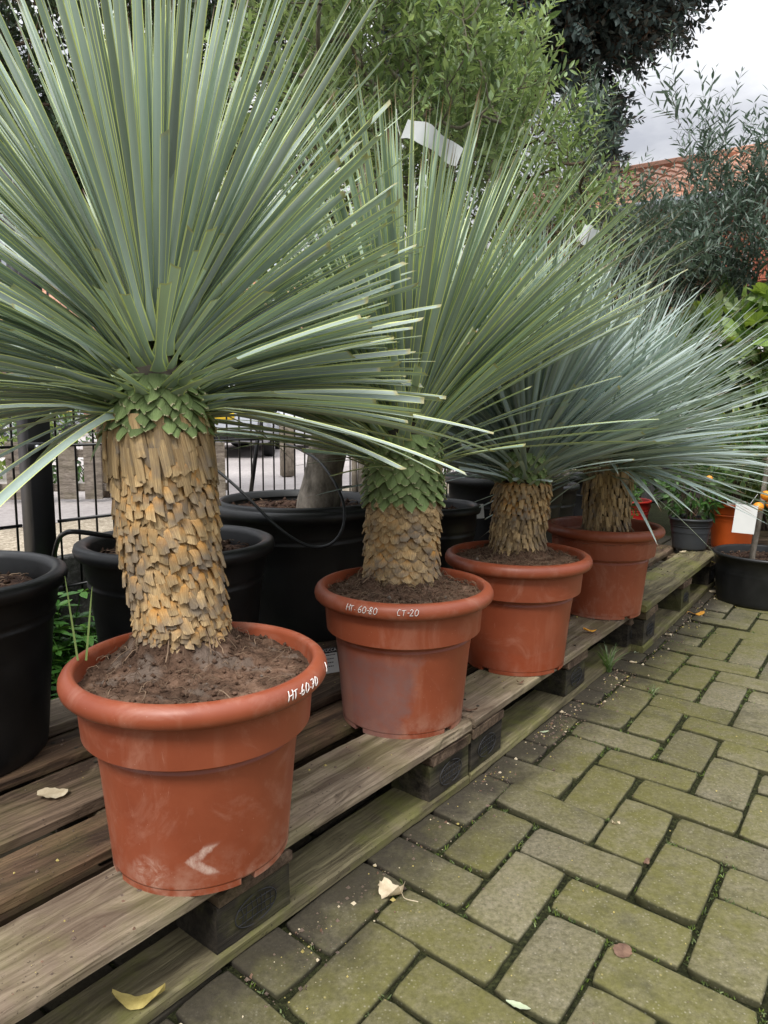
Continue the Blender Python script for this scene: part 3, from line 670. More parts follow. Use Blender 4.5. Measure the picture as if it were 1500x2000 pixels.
# ================================================================== YUCCAS
def leaf_curve(d_az, e0, L_, droop, base, K=10, bend=0., lift=.35, side=0.):
    s = np.linspace(0, 1, K); s = s ** .9
    el = e0 + lift * np.exp(-s * 9) * (1 if e0 < 1. else .15) - droop * s ** 1.6
    azs = d_az + side * s
    D = np.stack([np.cos(el) * np.cos(azs), np.cos(el) * np.sin(azs), np.sin(el)], -1)
    ds = np.diff(s) * L_; P = np.vstack([[0, 0, 0], np.cumsum((D[:-1] + D[1:]) / 2 * ds[:, None], axis=0)]) + base
    return s, P, D
def yucca_leaf(mb, base, az, el, L_, wmax, cut, rng, droop, twist, side, roll=0.):
    """cut: fraction of the full blade that is left (1 = whole leaf with its spine)"""
    full = L_; Lc = L_ * cut; K = 11
    s, P, D = leaf_curve(az, el, Lc, droop * cut, base, K, side=side)
    t = s * cut
    wv = wmax * (.55 + 1.1 * np.exp(-t / .03)) * np.ones(K)
    wv = np.where(t > .03, wmax * (.50 + .50 * np.sin(np.clip(t / .55, 0, 1) * pi / 2) + .9 * np.exp(-t / .03)), wv)
    taper = np.clip((1 - t) / .50, 0, 1) ** .85; wv = wv * np.where(t > .5, taper, 1)
    if cut >= 1: wv[-1] = .0003
    hz = np.array([-math.sin(az), math.cos(az), 0.]) if el < 1.35 else np.array([math.cos(rng.uniform(0, 6)), math.sin(rng.uniform(0, 6)), 0])
    S = np.tile(hz, (K, 1)); S -= D * (S * D).sum(1)[:, None]; S /= np.linalg.norm(S, axis=1)[:, None]
    N = np.cross(D, S) ; N *= np.sign(N[:, 2:3] + 1e-9) if el < 1.2 else 1
    tw = twist * s + roll; c, sn = np.cos(tw)[:, None], np.sin(tw)[:, None]
    S2 = S * c + N * sn; N2 = -S * sn + N * c
    keel = .16
    a = P - S2 * wv[:, None] / 2; m_ = P - N2 * (wv * keel)[:, None]; b = P + S2 * wv[:, None] / 2
    q1 = P - S2 * wv[:, None] * .25 - N2 * (wv * keel * .62)[:, None]; q2 = P + S2 * wv[:, None] * .25 - N2 * (wv * keel * .62)[:, None]
    if cut < 1: ang = rng.uniform(-.5, .5) * wmax; a[-1] += D[-1] * ang; b[-1] -= D[-1] * ang; q1[-1] += D[-1] * ang / 2; q2[-1] -= D[-1] * ang / 2
    V = np.stack([a, q1, m_, q2, b], 1).reshape(-1, 3)
    uv = np.stack([np.tile([0, .25, .5, .75, 1.], (K, 1)), np.repeat(s[:, None], 5, 1)], -1).reshape(-1, 2)
    i, j = np.meshgrid(np.arange(K - 1), np.arange(4), indexing='ij')
    Fq = np.stack([i * 5 + j, i * 5 + j + 1, (i + 1) * 5 + j + 1, (i + 1) * 5 + j], -1).reshape(-1, 4)
    mb.add(V, Fq, uv, [rng.random(), rng.random(), (1. if rng.random() < .8 else .35) if cut >= 1 else (.0 if rng.random() < .8 else .25)])
def crown(name, P0, axis, n, L_, wmax, mat, parent, seed, rule, emin=-.28, pw=1.):
    rng = np.random.default_rng(seed); mb = MB(); ax = np.array(axis) / np.linalg.norm(axis)
    for i in range(n):
        t = i / n; az = i * 2.399963 + rng.normal(0, .12)
        el = math.asin(min(.9995, math.sin(emin) + (1 - math.sin(emin)) * t ** pw)) + rng.normal(0, .045)
        stem_r = .074 * (1 - t) ** .55 + .004
        base = P0 + ax * (-.085 + .13 * t) + np.array([math.cos(az), math.sin(az), 0]) * stem_r
        d = np.array([math.cos(el) * math.cos(az), math.cos(el) * math.sin(az), math.sin(el)]); d = d + (ax - [0, 0, 1]) * .6; d /= np.linalg.norm(d)
        az2 = math.atan2(d[1], d[0]); el2 = math.asin(d[2])
        r_ = rule(az2, el2, t, rng)
        if r_ is None: continue
        Lf, cut = r_
        yucca_leaf(mb, base, az2, el2, L_ * Lf * (1.06 - .26 * rng.random() ** 1.8), wmax * rng.uniform(.85, 1.12), cut, rng, droop=(.07 + .17 * max(0, math.cos(el2)) ** 2) * rng.uniform(.4, 1.3) * (1.25 - t), twist=rng.normal(0, .25), side=rng.normal(0, .05), roll=rng.normal(0, .38))
    return mb, rng
def scales(mb, axis_pts, radf, z0, z1, rowp_, circ_n, kind, rng, Ls, w, flare, thick=.0024, green=0., grey=0., lean=0., skip=0.):
    """overlapping leaf bases, attached at the top of each and hanging down; axis_pts(z)->xy"""
    rows = int((z1 - z0) / rowp_) + 1
    for r in range(rows):
        for k in range(circ_n):
            if rng.random() < skip: continue
            z = z0 + (r + rng.uniform(-.16, .16)) * rowp_; th = (k + .5 * (r % 2) + r * .13 + rng.uniform(-.07, .07)) * 2 * pi / circ_n
            Lz = Ls * rng.uniform(.85, 1.15); ww = w * rng.uniform(.85, 1.15); fl = flare * rng.uniform(.6, 1.4); sk = lean + rng.normal(0, .07)
            NT, NA = 5, 5; ts = np.linspace(0, 1, NT); as_ = np.linspace(-1, 1, NA)
            cutv = rng.uniform(-.35, .35) * (1 if kind != 'dia' else .3); jag = rng.normal(0, .0011, 5)
            Vo = []; Vi = []; UV = []
            for ti, t in enumerate(ts):
                if kind == 'sh': wt = ww * (1.0 if t < .3 else 1 - (t - .3) / .25 * .42 if t < .55 else .58)
                elif kind == 'strap': wt = ww * (1.1 - .25 * t)
                elif kind == 'tri': wt = ww * (1.08 - .25 * t - .62 * max(0, t - .5) / .5)
                else: wt = ww * math.sin(min(1, (t + .35) / 1.) * pi * .5 + 0) * (1 if t < .55 else 1 - .55 * ((t - .55) / .45) ** 1.3)
                for a in as_:
                    zz = z - t * Lz + (cutv * a * .010 + jag[int(round((a + 1) * 2))] if ti == NT - 1 else 0)
                    cx, cy, rr = axis_pts(zz)[0], axis_pts(zz)[1], radf(zz)
                    if kind == 'sh': off = fl * (.75 * math.sin(min(1, t / .45) * pi / 2) + .55 * t)
                    elif kind == 'strap': off = fl * (.45 + .35 * t) + flare * .5 * (k % 2)
                    elif kind == 'tri': off = fl * (.25 + 1.0 * t ** 1.2)
                    else: off = fl * (.35 + .8 * t)
                    off += (1 - abs(a) ** 1.5) * wt * (.15 if kind != 'dia' else .09)
                    an = th + a * wt / 2 / (rr + .001) + sk * t * Lz / rr
                    for arr, dr in ((Vo, 0), (Vi, -thick)):
                        R_ = rr + off + dr; arr.append((cx + R_ * math.cos(an), cy + R_ * math.sin(an), zz))
                    UV.append(((a + 1) / 2, t))
            V = np.array(Vo + Vi); n = NT * NA; Fs = []
            for i in range(NT - 1):
                for j in range(NA - 1):
                    q = [i * NA + j, (i + 1) * NA + j, (i + 1) * NA + j + 1, i * NA + j + 1]; Fs.append(q); Fs.append([n + x for x in q[::-1]])
            for i in range(NT - 1):
                Fs.append([i * NA, n + i * NA, n + (i + 1) * NA, (i + 1) * NA]); j = NA - 1; Fs.append([i * NA + j, (i + 1) * NA + j, n + (i + 1) * NA + j, n + i * NA + j])
            for j in range(NA - 1): i = NT - 1; Fs.append([i * NA + j, n + i * NA + j, n + i * NA + j + 1, i * NA + j + 1])
            mb.add(V, Fs, UV + UV, [rng.random(), green if rng.random() < .96 else green * .5, grey])

def angd(a, b): return (a - b + pi) % (2 * pi) - pi
def potted_yucca(pot_xy, zb, axis_px, depth, radii, ztop_brown, kinds, label, seed, leafmat, n, L_, wmax, rule, emin, soilz, mound, feet, top_px, tilt=(0, 0, 1), frot=0.):
    t = thing('potted_yucca', (pot_xy[0], pot_xy[1], zb), 0, label, 'potted yucca', 'trunked yuccas in terracotta pots along the pallets')
    o0 = np.array([pot_xy[0], pot_xy[1], zb])
    pm = MB(); pot_mesh(pm, feet); pot = pm.build('pot', M[['', 'terra_chalk', 'terra_bloom', 'terra_wet', 'terra'][seed]], t)
    pts = np.array([at(px, py, depth) - o0 for px, py in axis_px]); pts = pts[np.argsort(pts[:, 2])]
    ax = lambda z: (np.interp(z, pts[:, 2], pts[:, 0]), np.interp(z, pts[:, 2], pts[:, 1]))
    rz = np.array(radii); rf = lambda z: float(np.interp(z, rz[:, 0], rz[:, 1]))
    c0 = ax(soilz + .02)
    sl = (0, .03 if seed != 4 else -.03); rt_ = rz[0, 1] + .006
    hf = lambda x, y: soil_h(x, y, soilz, rt_, mound, seed * 1.7, .006, c0, sl)
    sm = MB(); soil_disc(sm, .1695, soilz, rt_, mound, seed * 1.7, cen=c0, pale=.9 if seed == 1 else .15, slope=sl)
    clods(sm, 1500, .163, 0, seed + 5, hf=hf); clods(sm, 40, .15, 0, seed + 9, smin=.003, smax=.008, pale=1., hf=hf)
    fibres(sm, 520 if seed in (2, 3) else 200, .165, soilz + .003, seed + 3, 1, rise=.005, hf=lambda x, y: hf(x, y) + .002)
    fibres(sm, 7, .15, soilz + .004, seed + 13, 1, .03, .07, .0007, rise=.010, hf=lambda x, y: hf(x, y) + .003)
    sm.build('soil', [M['soil'], M['fibre']], t)
    # trunk
    tm = MB(); rng = np.random.default_rng(seed * 11)
    zt = min(pts[-1, 2] + .02, rz[-1, 0]); zs = np.linspace(soilz - .02, zt, 24)
    prof = []
    nn = 40; th = np.arange(nn) * 2 * pi / nn; V = []
    for z in zs:
        c = ax(z); r = rf(z) - .001; V.append(np.c_[c[0] + r * np.cos(th), c[1] + r * np.sin(th), np.full(nn, z)])
    i, j = np.meshgrid(np.arange(len(zs) - 1), np.arange(nn), indexing='ij'); j2 = (j + 1) % nn
    tm.add(np.concatenate(V), np.stack([i * nn + j, i * nn + j2, (i + 1) * nn + j2, (i + 1) * nn + j], -1).reshape(-1, 4), None, None, 1)
    for kd in kinds: scales(tm, ax, rf, rng=rng, **kd)
    # frayed foot
    for k in range(90 if seed in (3, 4) else 12):
        a = rng.uniform(0, 2 * pi); z = soilz + mound + rng.uniform(-.01, .03); c = ax(z); r = rf(z)
        P = [(c[0] + (r + .004) * math.cos(a), c[1] + (r + .004) * math.sin(a), z + .02)]
        for q in range(1, 5): P.append((P[0][0] + math.cos(a) * .006 * q * rng.uniform(.4, 1.4), P[0][1] + math.sin(a) * .006 * q * rng.uniform(.4, 1.4), z + .02 - .011 * q))
        tube(tm, P, .0011 * rng.uniform(.5, 1.3), 3, 2, [rng.uniform(.4, 1), 0, 0], cap=False)
    tm.build('trunk', [M['scale'], M['core'], M['fibre']], t, smooth=False)
    P0 = at(top_px[0], top_px[1], depth) - o0
    cb, rng = crown('crown', P0, tilt, n, L_, wmax, leafmat, t, seed * 17, rule, emin)
    # heart: tuft of young leaves closing the top
    for k in range(26):
        az = rng.uniform(0, 2 * pi); yucca_leaf(cb, P0 + np.array([0, 0, .03]), az, rng.uniform(1.25, 1.5), L_ * rng.uniform(.7, 1.), wmax * .8, 1., rng, .02, rng.normal(0, .4), 0)
    if seed == 1:      # the few low blades that hang below the rosette
        for (azd, el, l, cut, dr) in ((-134, -.50, .60, .55, .45), (-124, -.55, .60, .50, .4), (-146, -.42, .60, .52, .5), (-160, -.12, .60, .72, .55), (-150, -.02, .60, .66, .6), (172, -.16, .60, .8, .4), (-6, -.06, .60, .76, .35), (-16, -.14, .60, .72, .35), (4, -.02, .60, .78, .3), (-2, -.20, .60, .55, .5), (16, -.16, .60, .7, .5)):
            a_ = math.radians(azd); yucca_leaf(cb, P0 + np.array([math.cos(a_) * .06, math.sin(a_) * .06, -.075]), a_, el, l, wmax * 1.1, cut, rng, dr, rng.normal(0, .2), 0, roll=rng.normal(0, .25) + .3 * np.sign(math.cos(a_)))
    cb.build('crown', leafmat, t)
    return t, pot
def rule1(az, el, t, rng):
    if el < -.03 and rng.random() < .62: return None
    if el < .20 and abs(az) < 1.1 and rng.random() < .30: return None
    da = abs(angd(az, math.radians(-72)))
    if el < math.radians(60) and da < math.radians(58):
        if el < .10 or rng.random() < (.74 if el < .6 else .90): return None
        return (1, rng.uniform(.12, .24) if el < .35 else rng.uniform(.20, .42))
    if el < math.radians(72) and da < math.radians(40) and rng.random() < .5: return None if rng.random() < .8 else (1, rng.uniform(.35, .6))
    if el < math.radians(62) and -1.2 < az < 1.35:
        reach = rng.uniform(.31, .38) if el > .3 else rng.uniform(.32, .39)
        c = reach / (.63 * max(.25, math.cos(el) * math.cos(az) * (1.12 - .35 * math.sin(az))))
        if c < 1: return (1, max(.45, min(.97, c)))
    if el < .1 and rng.random() < .25: return (.9, rng.uniform(.5, .8))
    return (1., 1.)
def rule2(az, el, t, rng):
    da = abs(angd(az, math.radians(-90)))
    if el < math.radians(58) and da < math.radians(52):
        if rng.random() < .93: return None
        return (1, rng.uniform(.3, .55))
    if el < math.radians(20) and abs(angd(az, pi)) < 1.1 and rng.random() < .6: return None
    if el < math.radians(30) and abs(az) < 1.4 and rng.random() < .92: return None
    if el < math.radians(45) and abs(az) < .9: return (1, min(1., rng.uniform(.42, .50) / (.61 * math.cos(el) * math.cos(az) + .01)))
    if el < math.radians(38) and rng.random() < .3: return (1, rng.uniform(.6, .85))
    return (1., 1.)
def rule3(az, el, t, rng):
    da = abs(angd(az, math.radians(-100)))
    if el < math.radians(50) and da < math.radians(50):
        if rng.random() < .85: return None
        return (1, rng.uniform(.3, .6))
    if el < 0 and abs(angd(az, pi)) < .9 and rng.random() < .5: return (1, .7)
    if el < .26 and abs(az) < 1.4 and rng.random() < .8: return None
    if rng.random() < .08: return (1, rng.uniform(.6, .85))
    return (1., 1.)
def rule4(az, el, t, rng):
    da = abs(angd(az, math.radians(-108)))
    if el < math.radians(45) and da < math.radians(45) and rng.random() < .45: return None
    if el < -.02 and rng.random() < .72: return None
    if rng.random() < .06: return (1, rng.uniform(.6, .85))
    return (1., 1.)
zb = PH + .0008
k_mid = dict(kind='sh', Ls=.029, w=.0205, flare=.0090, thick=.0019)
Y1, pot1 = potted_yucca((-.274, 1.007), zb, [(360, 1260), (355, 1200), (338, 1100), (325, 1000), (312, 860), (308, 700)], 1.095, [(.28, .062), (.36, .0625), (.44, .066), (.52, .068), (.60, .070), (.655, .067), (.685, .056), (.715, .036), (.75, .010)], 0,
    [dict(kind='sh', z0=.296, z1=.345, rowp_=.0095, circ_n=25, Ls=.018, w=.018, flare=.009),
     dict(k_mid, z0=.342, z1=.590, rowp_=.0122, circ_n=26, lean=.10),
     dict(kind='strap', z0=.600, z1=.648, rowp_=.012, circ_n=27, Ls=.060, w=.0118, flare=.011, lean=.10, grey=1.),
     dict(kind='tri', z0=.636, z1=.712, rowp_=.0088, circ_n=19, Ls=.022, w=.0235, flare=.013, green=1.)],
    'nearest yucca, its terracotta pot with a chalky mark low on the side', 1, M['yleaf_a'], 1120, .605, .0136, rule1, -.16, .268, .040, .74, (306, 704))
Y2, pot2 = potted_yucca((.044, 1.480), zb, [(782, 1180), (784, 1100), (787, 1000), (789, 900), (791, 800)], 1.575, [(.26, .082), (.30, .077), (.42, .075), (.50, .073), (.58, .070), (.62, .045), (.66, .010)], 0,
    [dict(kind='dia', z0=.298, z1=.395, rowp_=.0110, circ_n=19, Ls=.021, w=.029, flare=.0085, thick=.0022),
     dict(kind='dia', z0=.398, z1=.470, rowp_=.0102, circ_n=21, Ls=.020, w=.025, flare=.010, grey=.6),
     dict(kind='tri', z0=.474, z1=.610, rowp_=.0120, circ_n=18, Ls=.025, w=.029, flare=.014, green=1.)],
    'second yucca, its pot blotched purple grey, its trunk top covered in green leaf bases', 2, M['yleaf_b'], 1000, .635, .0165, rule2, .10, .272, .012, .79, (792, 838))
Y3, pot3 = potted_yucca((.353, 1.830), zb, [(1009, 1100), (1012, 1040), (1018, 980), (1026, 900), (1030, 860)], 1.92, [(.26, .066), (.31, .060), (.40, .063), (.50, .065), (.56, .058), (.60, .02)], 0,
    [dict(kind='sh', z0=.295, z1=.380, rowp_=.0120, circ_n=30, Ls=.028, w=.0115, flare=.011, grey=1.),
     dict(kind='sh', z0=.385, z1=.485, rowp_=.0125, circ_n=27, Ls=.024, w=.0135, flare=.012),
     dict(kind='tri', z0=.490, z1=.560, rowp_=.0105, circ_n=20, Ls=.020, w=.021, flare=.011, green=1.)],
    'third yucca in a plain terracotta pot with a wet dark band near the foot', 3, M['yleaf_c'], 900, .56, .0135, rule3, .12, .272, .012, .80, (1030, 880))
Y4, pot4 = potted_yucca((.735, 2.330), zb, [(1183, 1060), (1184, 1010), (1186, 950), (1190, 880), (1192, 850)], 2.30, [(.26, .056), (.32, .058), (.40, .061), (.50, .061), (.56, .056), (.60, .034)], 0,
    [dict(kind='strap', z0=.300, z1=.480, rowp_=.0150, circ_n=30, Ls=.032, w=.0085, flare=.014, thick=.0035, grey=1.),
     dict(kind='strap', z0=.480, z1=.535, rowp_=.0150, circ_n=26, Ls=.050, w=.0105, flare=.014, thick=.0035, grey=1.),
     dict(kind='tri', z0=.540, z1=.570, rowp_=.0125, circ_n=20, Ls=.020, w=.024, flare=.010, green=.7)],
    'farthest yucca in a terracotta pot, blue blades sweeping out to the right', 4, M['yleaf_c'], 820, .56, .0135, rule4, -.34, .250, .022, .42, (1192, 880))
rim_text('HT.60.70', math.radians(-38.5), .0145, .0098, pot1, .00075)
rim_text('(', math.radians(-4), .016, .014, pot1, .00075)
rim_text('HT. 60-80', math.radians(-127), .0140, .0088, pot2)
rim_text('CT-20', math.radians(-95.5), .0135, .0092, pot2)
# marks on the pots
# ---- black and coloured nursery pots
def nursery_pot(name, xy, z0, rb, rt, h, mat, label, cat='pot', group=None, depth=.05, soilmat='bark_mulch', roll=.012, seed=0, rings=True, fill=True):
    t = thing(name, (xy[0], xy[1], z0), 0, label, cat, group)
    mb = MB(); R = roll
    prof = [(rb - .012, .001), (rb - .003, .001), (rb, .006)]
    for q in np.linspace(.1, .72, 5): prof.append((rb + (rt - R * 1.4 - rb) * q, h * q))
    rr = prof[-1][0]
    if rings: prof += [(rr + .004, h * .735), (rr + .0045, h * .75), (rr + .001, h * .762), (rr + .005, h * .78), (rr + .0075, h * .80)]
    prof += [(rt - R * 1.15, h - R * 2.2), (rt - R * .3, h - R * 2.0), (rt, h - R * 1.1), (rt - R * .2, h - R * .35), (rt - R, h), (rt - R * 1.8, h - R * .3), (rt - R * 2.1, h - R), (rt - R * 2.3, h - depth - .05)]
    lathe(mb, prof, 96, wob=.006, seed=seed); pot = mb.build('pot', mat, t)
    if fill:
        s = MB(); Ri = rt - R * 2.15; soil_disc(s, Ri, h - depth, 0., 0., seed + 50, amp=.008, nr=24, na=80)
        clods(s, 240, Ri * .95, h - depth + .003, seed + 60, smin=.002, smax=.010); fibres(s, 90, Ri * .96, h - depth + .004, seed + 70, 1, .01, .04, .0008)
        s.build('soil', [M[soilmat], M['fibre']], t)
    return t, pot
GBP = 'large black plastic pots behind the yuccas'
potA, _a = nursery_pot('plant_pot', (-.835, 1.275), PH, .178, .230, .355, M['black'], 'large black pot with bare soil at the left edge of the pallet', 'plant pot', GBP, .045, seed=1, roll=.015)
potB, pb = nursery_pot('plant_pot', (-.475, 1.600), PH, .165, .222, .365, M['black'], 'black pot of bare soil behind the nearest yucca trunk, hose over its rim', 'plant pot', GBP, .040, seed=2, roll=.015)
oliveC, pc_ = nursery_pot('potted_olive_tree', (-.262, 2.140), PH, .205, .262, .385, M['black'], 'olive tree with a thick grey leaning trunk in a big black double rimmed pot', 'olive tree', 'olive trees in black pots', .022, seed=3, roll=.017)
r2 = MB(); lathe(r2, [(.226, .362), (.232, .378), (.238, .3835), (.243, .378), (.245, .362)], 96); 
r2.build('inner_pot_rim', M['black'], oliveC, loc=(.006, -.004, .012))
potD, _d = nursery_pot('plant_pot', (.150, 2.275), PH, .135, .165, .365, M['black'], 'black pot of coarse bark behind the second yucca trunk', 'plant pot', GBP, .035, seed=4, roll=.013)
oliveE, pe = nursery_pot('potted_olive_tree', (.463, 2.690), PH, .195, .235, .425, M['black'], 'olive tree with a dark brown trunk in the black pot behind the third yucca', 'olive tree', 'olive trees in black pots', .050, seed=5, roll=.016)
oliveF, pf = nursery_pot('potted_olive_tree', (.675, 3.060), PH, .140, .172, .360, M['black'], 'olive tree with a pale trunk in the black pot between third and fourth yuccas', 'olive tree', 'olive trees in black pots', .04, seed=6, roll=.013)
potG, _g = nursery_pot('plant_pot', (1.00, 3.42), PH, .135, .165, .37, M['black'], 'black pot behind the farthest yucca trunk', 'plant pot', GBP, .04, seed=7, roll=.013)

# ---- leaves in bulk
def leaf_batch(mb, P, D, Nn, Ls, Ws, rng, shape='lance', m=0, fold=.25, curl=.15):
    """P base points, D unit directions, Nn rough normals"""
    n = len(P); D = D / np.linalg.norm(D, axis=1)[:, None]; S = np.cross(D, Nn); S /= np.linalg.norm(S, axis=1)[:, None] + 1e-9; N = np.cross(S, D)
    if shape == 'lance': T = [(0, 0, 0), (.30, -.85, 0), (.30, 0, 1), (.30, .85, 0), (.65, -.8, 0), (.65, 0, 1), (.65, .8, 0), (1, 0, 0)]; Fs = [[0, 2, 1], [0, 3, 2], [1, 2, 5, 4], [2, 3, 6, 5], [4, 5, 7], [5, 6, 7]]
    elif shape == 'lobed':
        pts = [(0, 0), (.02, -.35), (-.12, -.62), (.18, -.62), (.16, -.98), (.42, -.72), (.60, -.88), (.62, -.46), (.80, -.42), (1.0, 0)]
        L1 = pts; ring = L1 + [(x, -y) for x, y in L1[-2:0:-1]]
        T = [(.32, 0, 1)] + [(x, y, 0) for x, y in ring]; k = len(ring); Fs = [[0, 1 + i, 1 + (i + 1) % k] for i in range(k)]
    else: T = [(0, 0, 0), (.5, -1, .0), (1, 0, 0), (.5, 1, .0)]; Fs = [[0, 3, 2, 1]]
    T = np.array(T, float); K = len(T); Ls = np.broadcast_to(Ls, n); Ws = np.broadcast_to(Ws, n)
    dz = -curl * (T[:, 0] ** 2)
    V = P[:, None] + D[:, None] * (T[None, :, 0:1] * Ls[:, None, None]) + S[:, None] * (T[None, :, 1:2] * Ws[:, None, None] / 2) + N[:, None] * (-T[None, :, 2:3] * fold * Ws[:, None, None] * .5 + dz[None, :, None] * Ls[:, None, None] * rng.uniform(.2, 1.5, n)[:, None, None])
    uv = np.tile(np.stack([np.abs(T[:, 1]) * .62, T[:, 0]], -1), (n, 1)); c = np.repeat(np.c_[rng.random(n), rng.random(n), rng.random(n)], K, 0)
    off = (np.arange(n) * K)
    mb.add(V.reshape(-1, 3), np.zeros((0, 3), int).reshape(0, 3) if False else _faces(Fs, off), uv, c, m)
def _faces(Fs, off):
    class L2(list): pass
    r = []
    for f in Fs: r += (np.array(f)[None] + off[:, None]).tolist()
    return r
def unit(v): return v / (np.linalg.norm(v, axis=-1, keepdims=True) + 1e-9)
def tree(root, trunk, r0, r1, env, n_t, label, cat, group, leafm, barkm, seed, Ll=.05, Lw=.013, twig=.20, step=.018, up=.35, shape='lance', name='tree', par=None, outward=.6, rmin=.0011, leaf_n=2, droop=0., tname='trunk', cut=None, spread=.9, tstep=.06, skel_up=.3):
    """trunk: world points (last = where limbs start). env: list of (centre, radii, weight). Space filling skeleton, leafy twigs at its ends."""
    rng = np.random.default_rng(seed)
    t = par if par is not None else thing(name, tuple(trunk[0]), 0, label, cat, group)
    if par is not None: o = np.array(par.location)
    else: o = np.array(trunk[0], float)
    trunk = np.array(trunk, float)
    nodes = [trunk[0]]; par_ = [-1]
    for a, b in zip(trunk[:-1], trunk[1:]):
        k = max(2, int(np.linalg.norm(b - a) / .05))
        for q in range(1, k + 1): nodes.append(a + (b - a) * q / k); par_.append(len(nodes) - 2)
    ntr = len(nodes); w_ = np.array([e_[2] for e_ in env], float); w_ /= w_.sum()
    T = []
    for k in range(n_t):
        e_ = env[rng.choice(len(env), p=w_)]; d = unit(rng.normal(0, 1, 3)); T.append(np.array(e_[0]) + d * np.array(e_[1]) * rng.uniform(.12, 1) ** (1 / 2.6))
    T = np.array(T); T = T[np.argsort(np.linalg.norm(T - trunk[-1], axis=1))]
    cap = n_t * 40 + ntr + 10; NA = np.zeros((cap, 3)); NA[:ntr] = nodes; cnt = ntr; first = max(0, ntr - 3); br = []
    for tg in T:
        d = np.linalg.norm(NA[first:cnt] - tg, axis=1) + .35 * np.maximum(0, (NA[first:cnt, 2] - tg[2])); i = first + int(np.argmin(d)); p = NA[i].copy(); ln = np.linalg.norm(tg - p)
        if ln < .03: continue
        k = min(36, max(3, int(ln / tstep))); mid = (p + tg) / 2 + rng.normal(0, ln * .07, 3) + np.array([0, 0, -.10 * ln]); ids = [i]
        for q in range(1, k + 1):
            s = q / k; x = p * (1 - s) ** 2 + mid * 2 * s * (1 - s) + tg * s * s
            NA[cnt] = x; par_.append(ids[-1]); ids.append(cnt); cnt += 1
        br.append(ids)
    NA = NA[:cnt]; ct = np.zeros(cnt)
    ends = [b[-1] for b in br]
    for e_ in ends: ct[e_] += 1
    for i in range(cnt - 1, 0, -1): ct[par_[i]] += ct[i]
    rad = np.clip(rmin * np.maximum(ct, 1) ** .46, rmin, r1); 
    tb = MB(); kt = ntr; rt = np.linspace(r0, r1, kt); rt = rt * (1 + .05 * np.sin(np.arange(kt) * 1.7)); 
    tube(tb, NA[:ntr] - o, rt, 20, cap=False)
    tk = tb.build(tname, M[barkm], t)
    bb = MB()
    for b in br:
        r_ = rad[b].copy(); r_[0] = min(r_[0], r_[1] * 1.05 if len(r_) > 1 else r_[0]); tube(bb, NA[b] - o, r_, 6 if r_.max() > .004 else 4, cap=False)
    LP, LD, LN, LL = [], [], [], []
    cen = trunk[-1]
    for b in br:
        tip = NA[b[-1]]; d0 = unit(NA[b[-1]] - NA[b[-2]]); 
        # leafy continuation
        for tw in range(leaf_n):
            d = unit(d0 + rng.normal(0, spread * .5, 3) + np.array([0, 0, up]) + outward * unit(tip - cen) * .5) if tw else unit(d0 * .5 + rng.normal(0, .25, 3) + np.array([0, 0, up]) + outward * unit(tip - cen))
            ln = twig * rng.uniform(.5, 1.35); k = max(3, int(ln / step)); p = tip.copy() if tw == 0 else NA[b[rng.integers(len(b) // 2, len(b))]].copy(); P = [p.copy()]
            side0 = rng.uniform(0, 2 * pi)
            for q in range(k):
                d = unit(d + np.array([0, 0, -droop * .08]) + rng.normal(0, .05, 3)); p = p + d * ln / k; P.append(p.copy())
                if cut and cut(p): continue
                r_ = unit(np.cross(d, [math.cos(side0 + q * 1.57), math.sin(side0 + q * 1.57), .2]))
                for sg in (-1, 1):
                    if rng.random() < .08: continue
                    ld = unit(d * rng.uniform(.5, 1.0) + r_ * sg * rng.uniform(.6, 1.) + rng.normal(0, .12, 3))
                    LP.append(p + r_ * sg * .001); LD.append(ld); LN.append(unit(np.cross(ld, np.cross(d, ld)) * .5 + np.array([0, 0, .9]) + rng.normal(0, .45, 3))); LL.append(Ll * rng.uniform(.55, 1.15) * (1 - .45 * (q / k) ** 2))
            tube(bb, np.array(P) - o, np.linspace(rmin * .95, rmin * .45, len(P)), 3, cap=False)
    bb.build('branches', M['twig' if barkm != 'bark_brown' else 'bark_brown'], t)
    lb = MB(); LL = np.array(LL)
    leaf_batch(lb, np.array(LP) - o, np.array(LD), np.array(LN), LL, LL * (Lw / Ll) * rng.uniform(.8, 1.25, len(LL)), rng, shape)
    lb.build('crown', M[leafm], t, smooth=False)
    print(label, 'leaves', len(LP))
    return t
# olive in the big pot: trunk leans right, crown fills the upper middle
cC = at(618, 1010, 2.14)
trC = [cC, at(628, 950, 2.14), at(640, 880, 2.14), at(652, 820, 2.15), at(660, 760, 2.17), at(672, 640, 2.2), at(700, 520, 2.22)]
tree(None, trC, .066, .034, [(at(790, 130, 2.4), (.44, .36, .42), 3), (at(880, 300, 2.6), (.30, .34, .34), 1.9), (at(620, 130, 2.3), (.30, .30, .42), 1.3), (at(830, -60, 2.5), (.34, .4, .3), 1)], 500, 'olive C', None, None, 'olive_leaf', 'bark', 5, Ll=.046, Lw=.0155, twig=.18, step=.017, par=oliveC)
trE = [at(962, 950, 2.69), at(968, 900, 2.69), at(985, 780, 2.72), at(1000, 600, 2.8)]
tree(None, trE, .045, .022, [(at(1050, 430, 3.0), (.25, .3, .38), 2), (at(960, 200, 3.1), (.18, .3, .34), 1.)], 170, 'olive E', None, None, 'olive_leaf', 'bark_brown', 6, Ll=.052, Lw=.016, twig=.18, step=.019, par=oliveE)
trF = [at(1094, 960, 3.06), at(1097, 900, 3.06), at(1110, 750, 3.1), at(1150, 600, 3.3)]
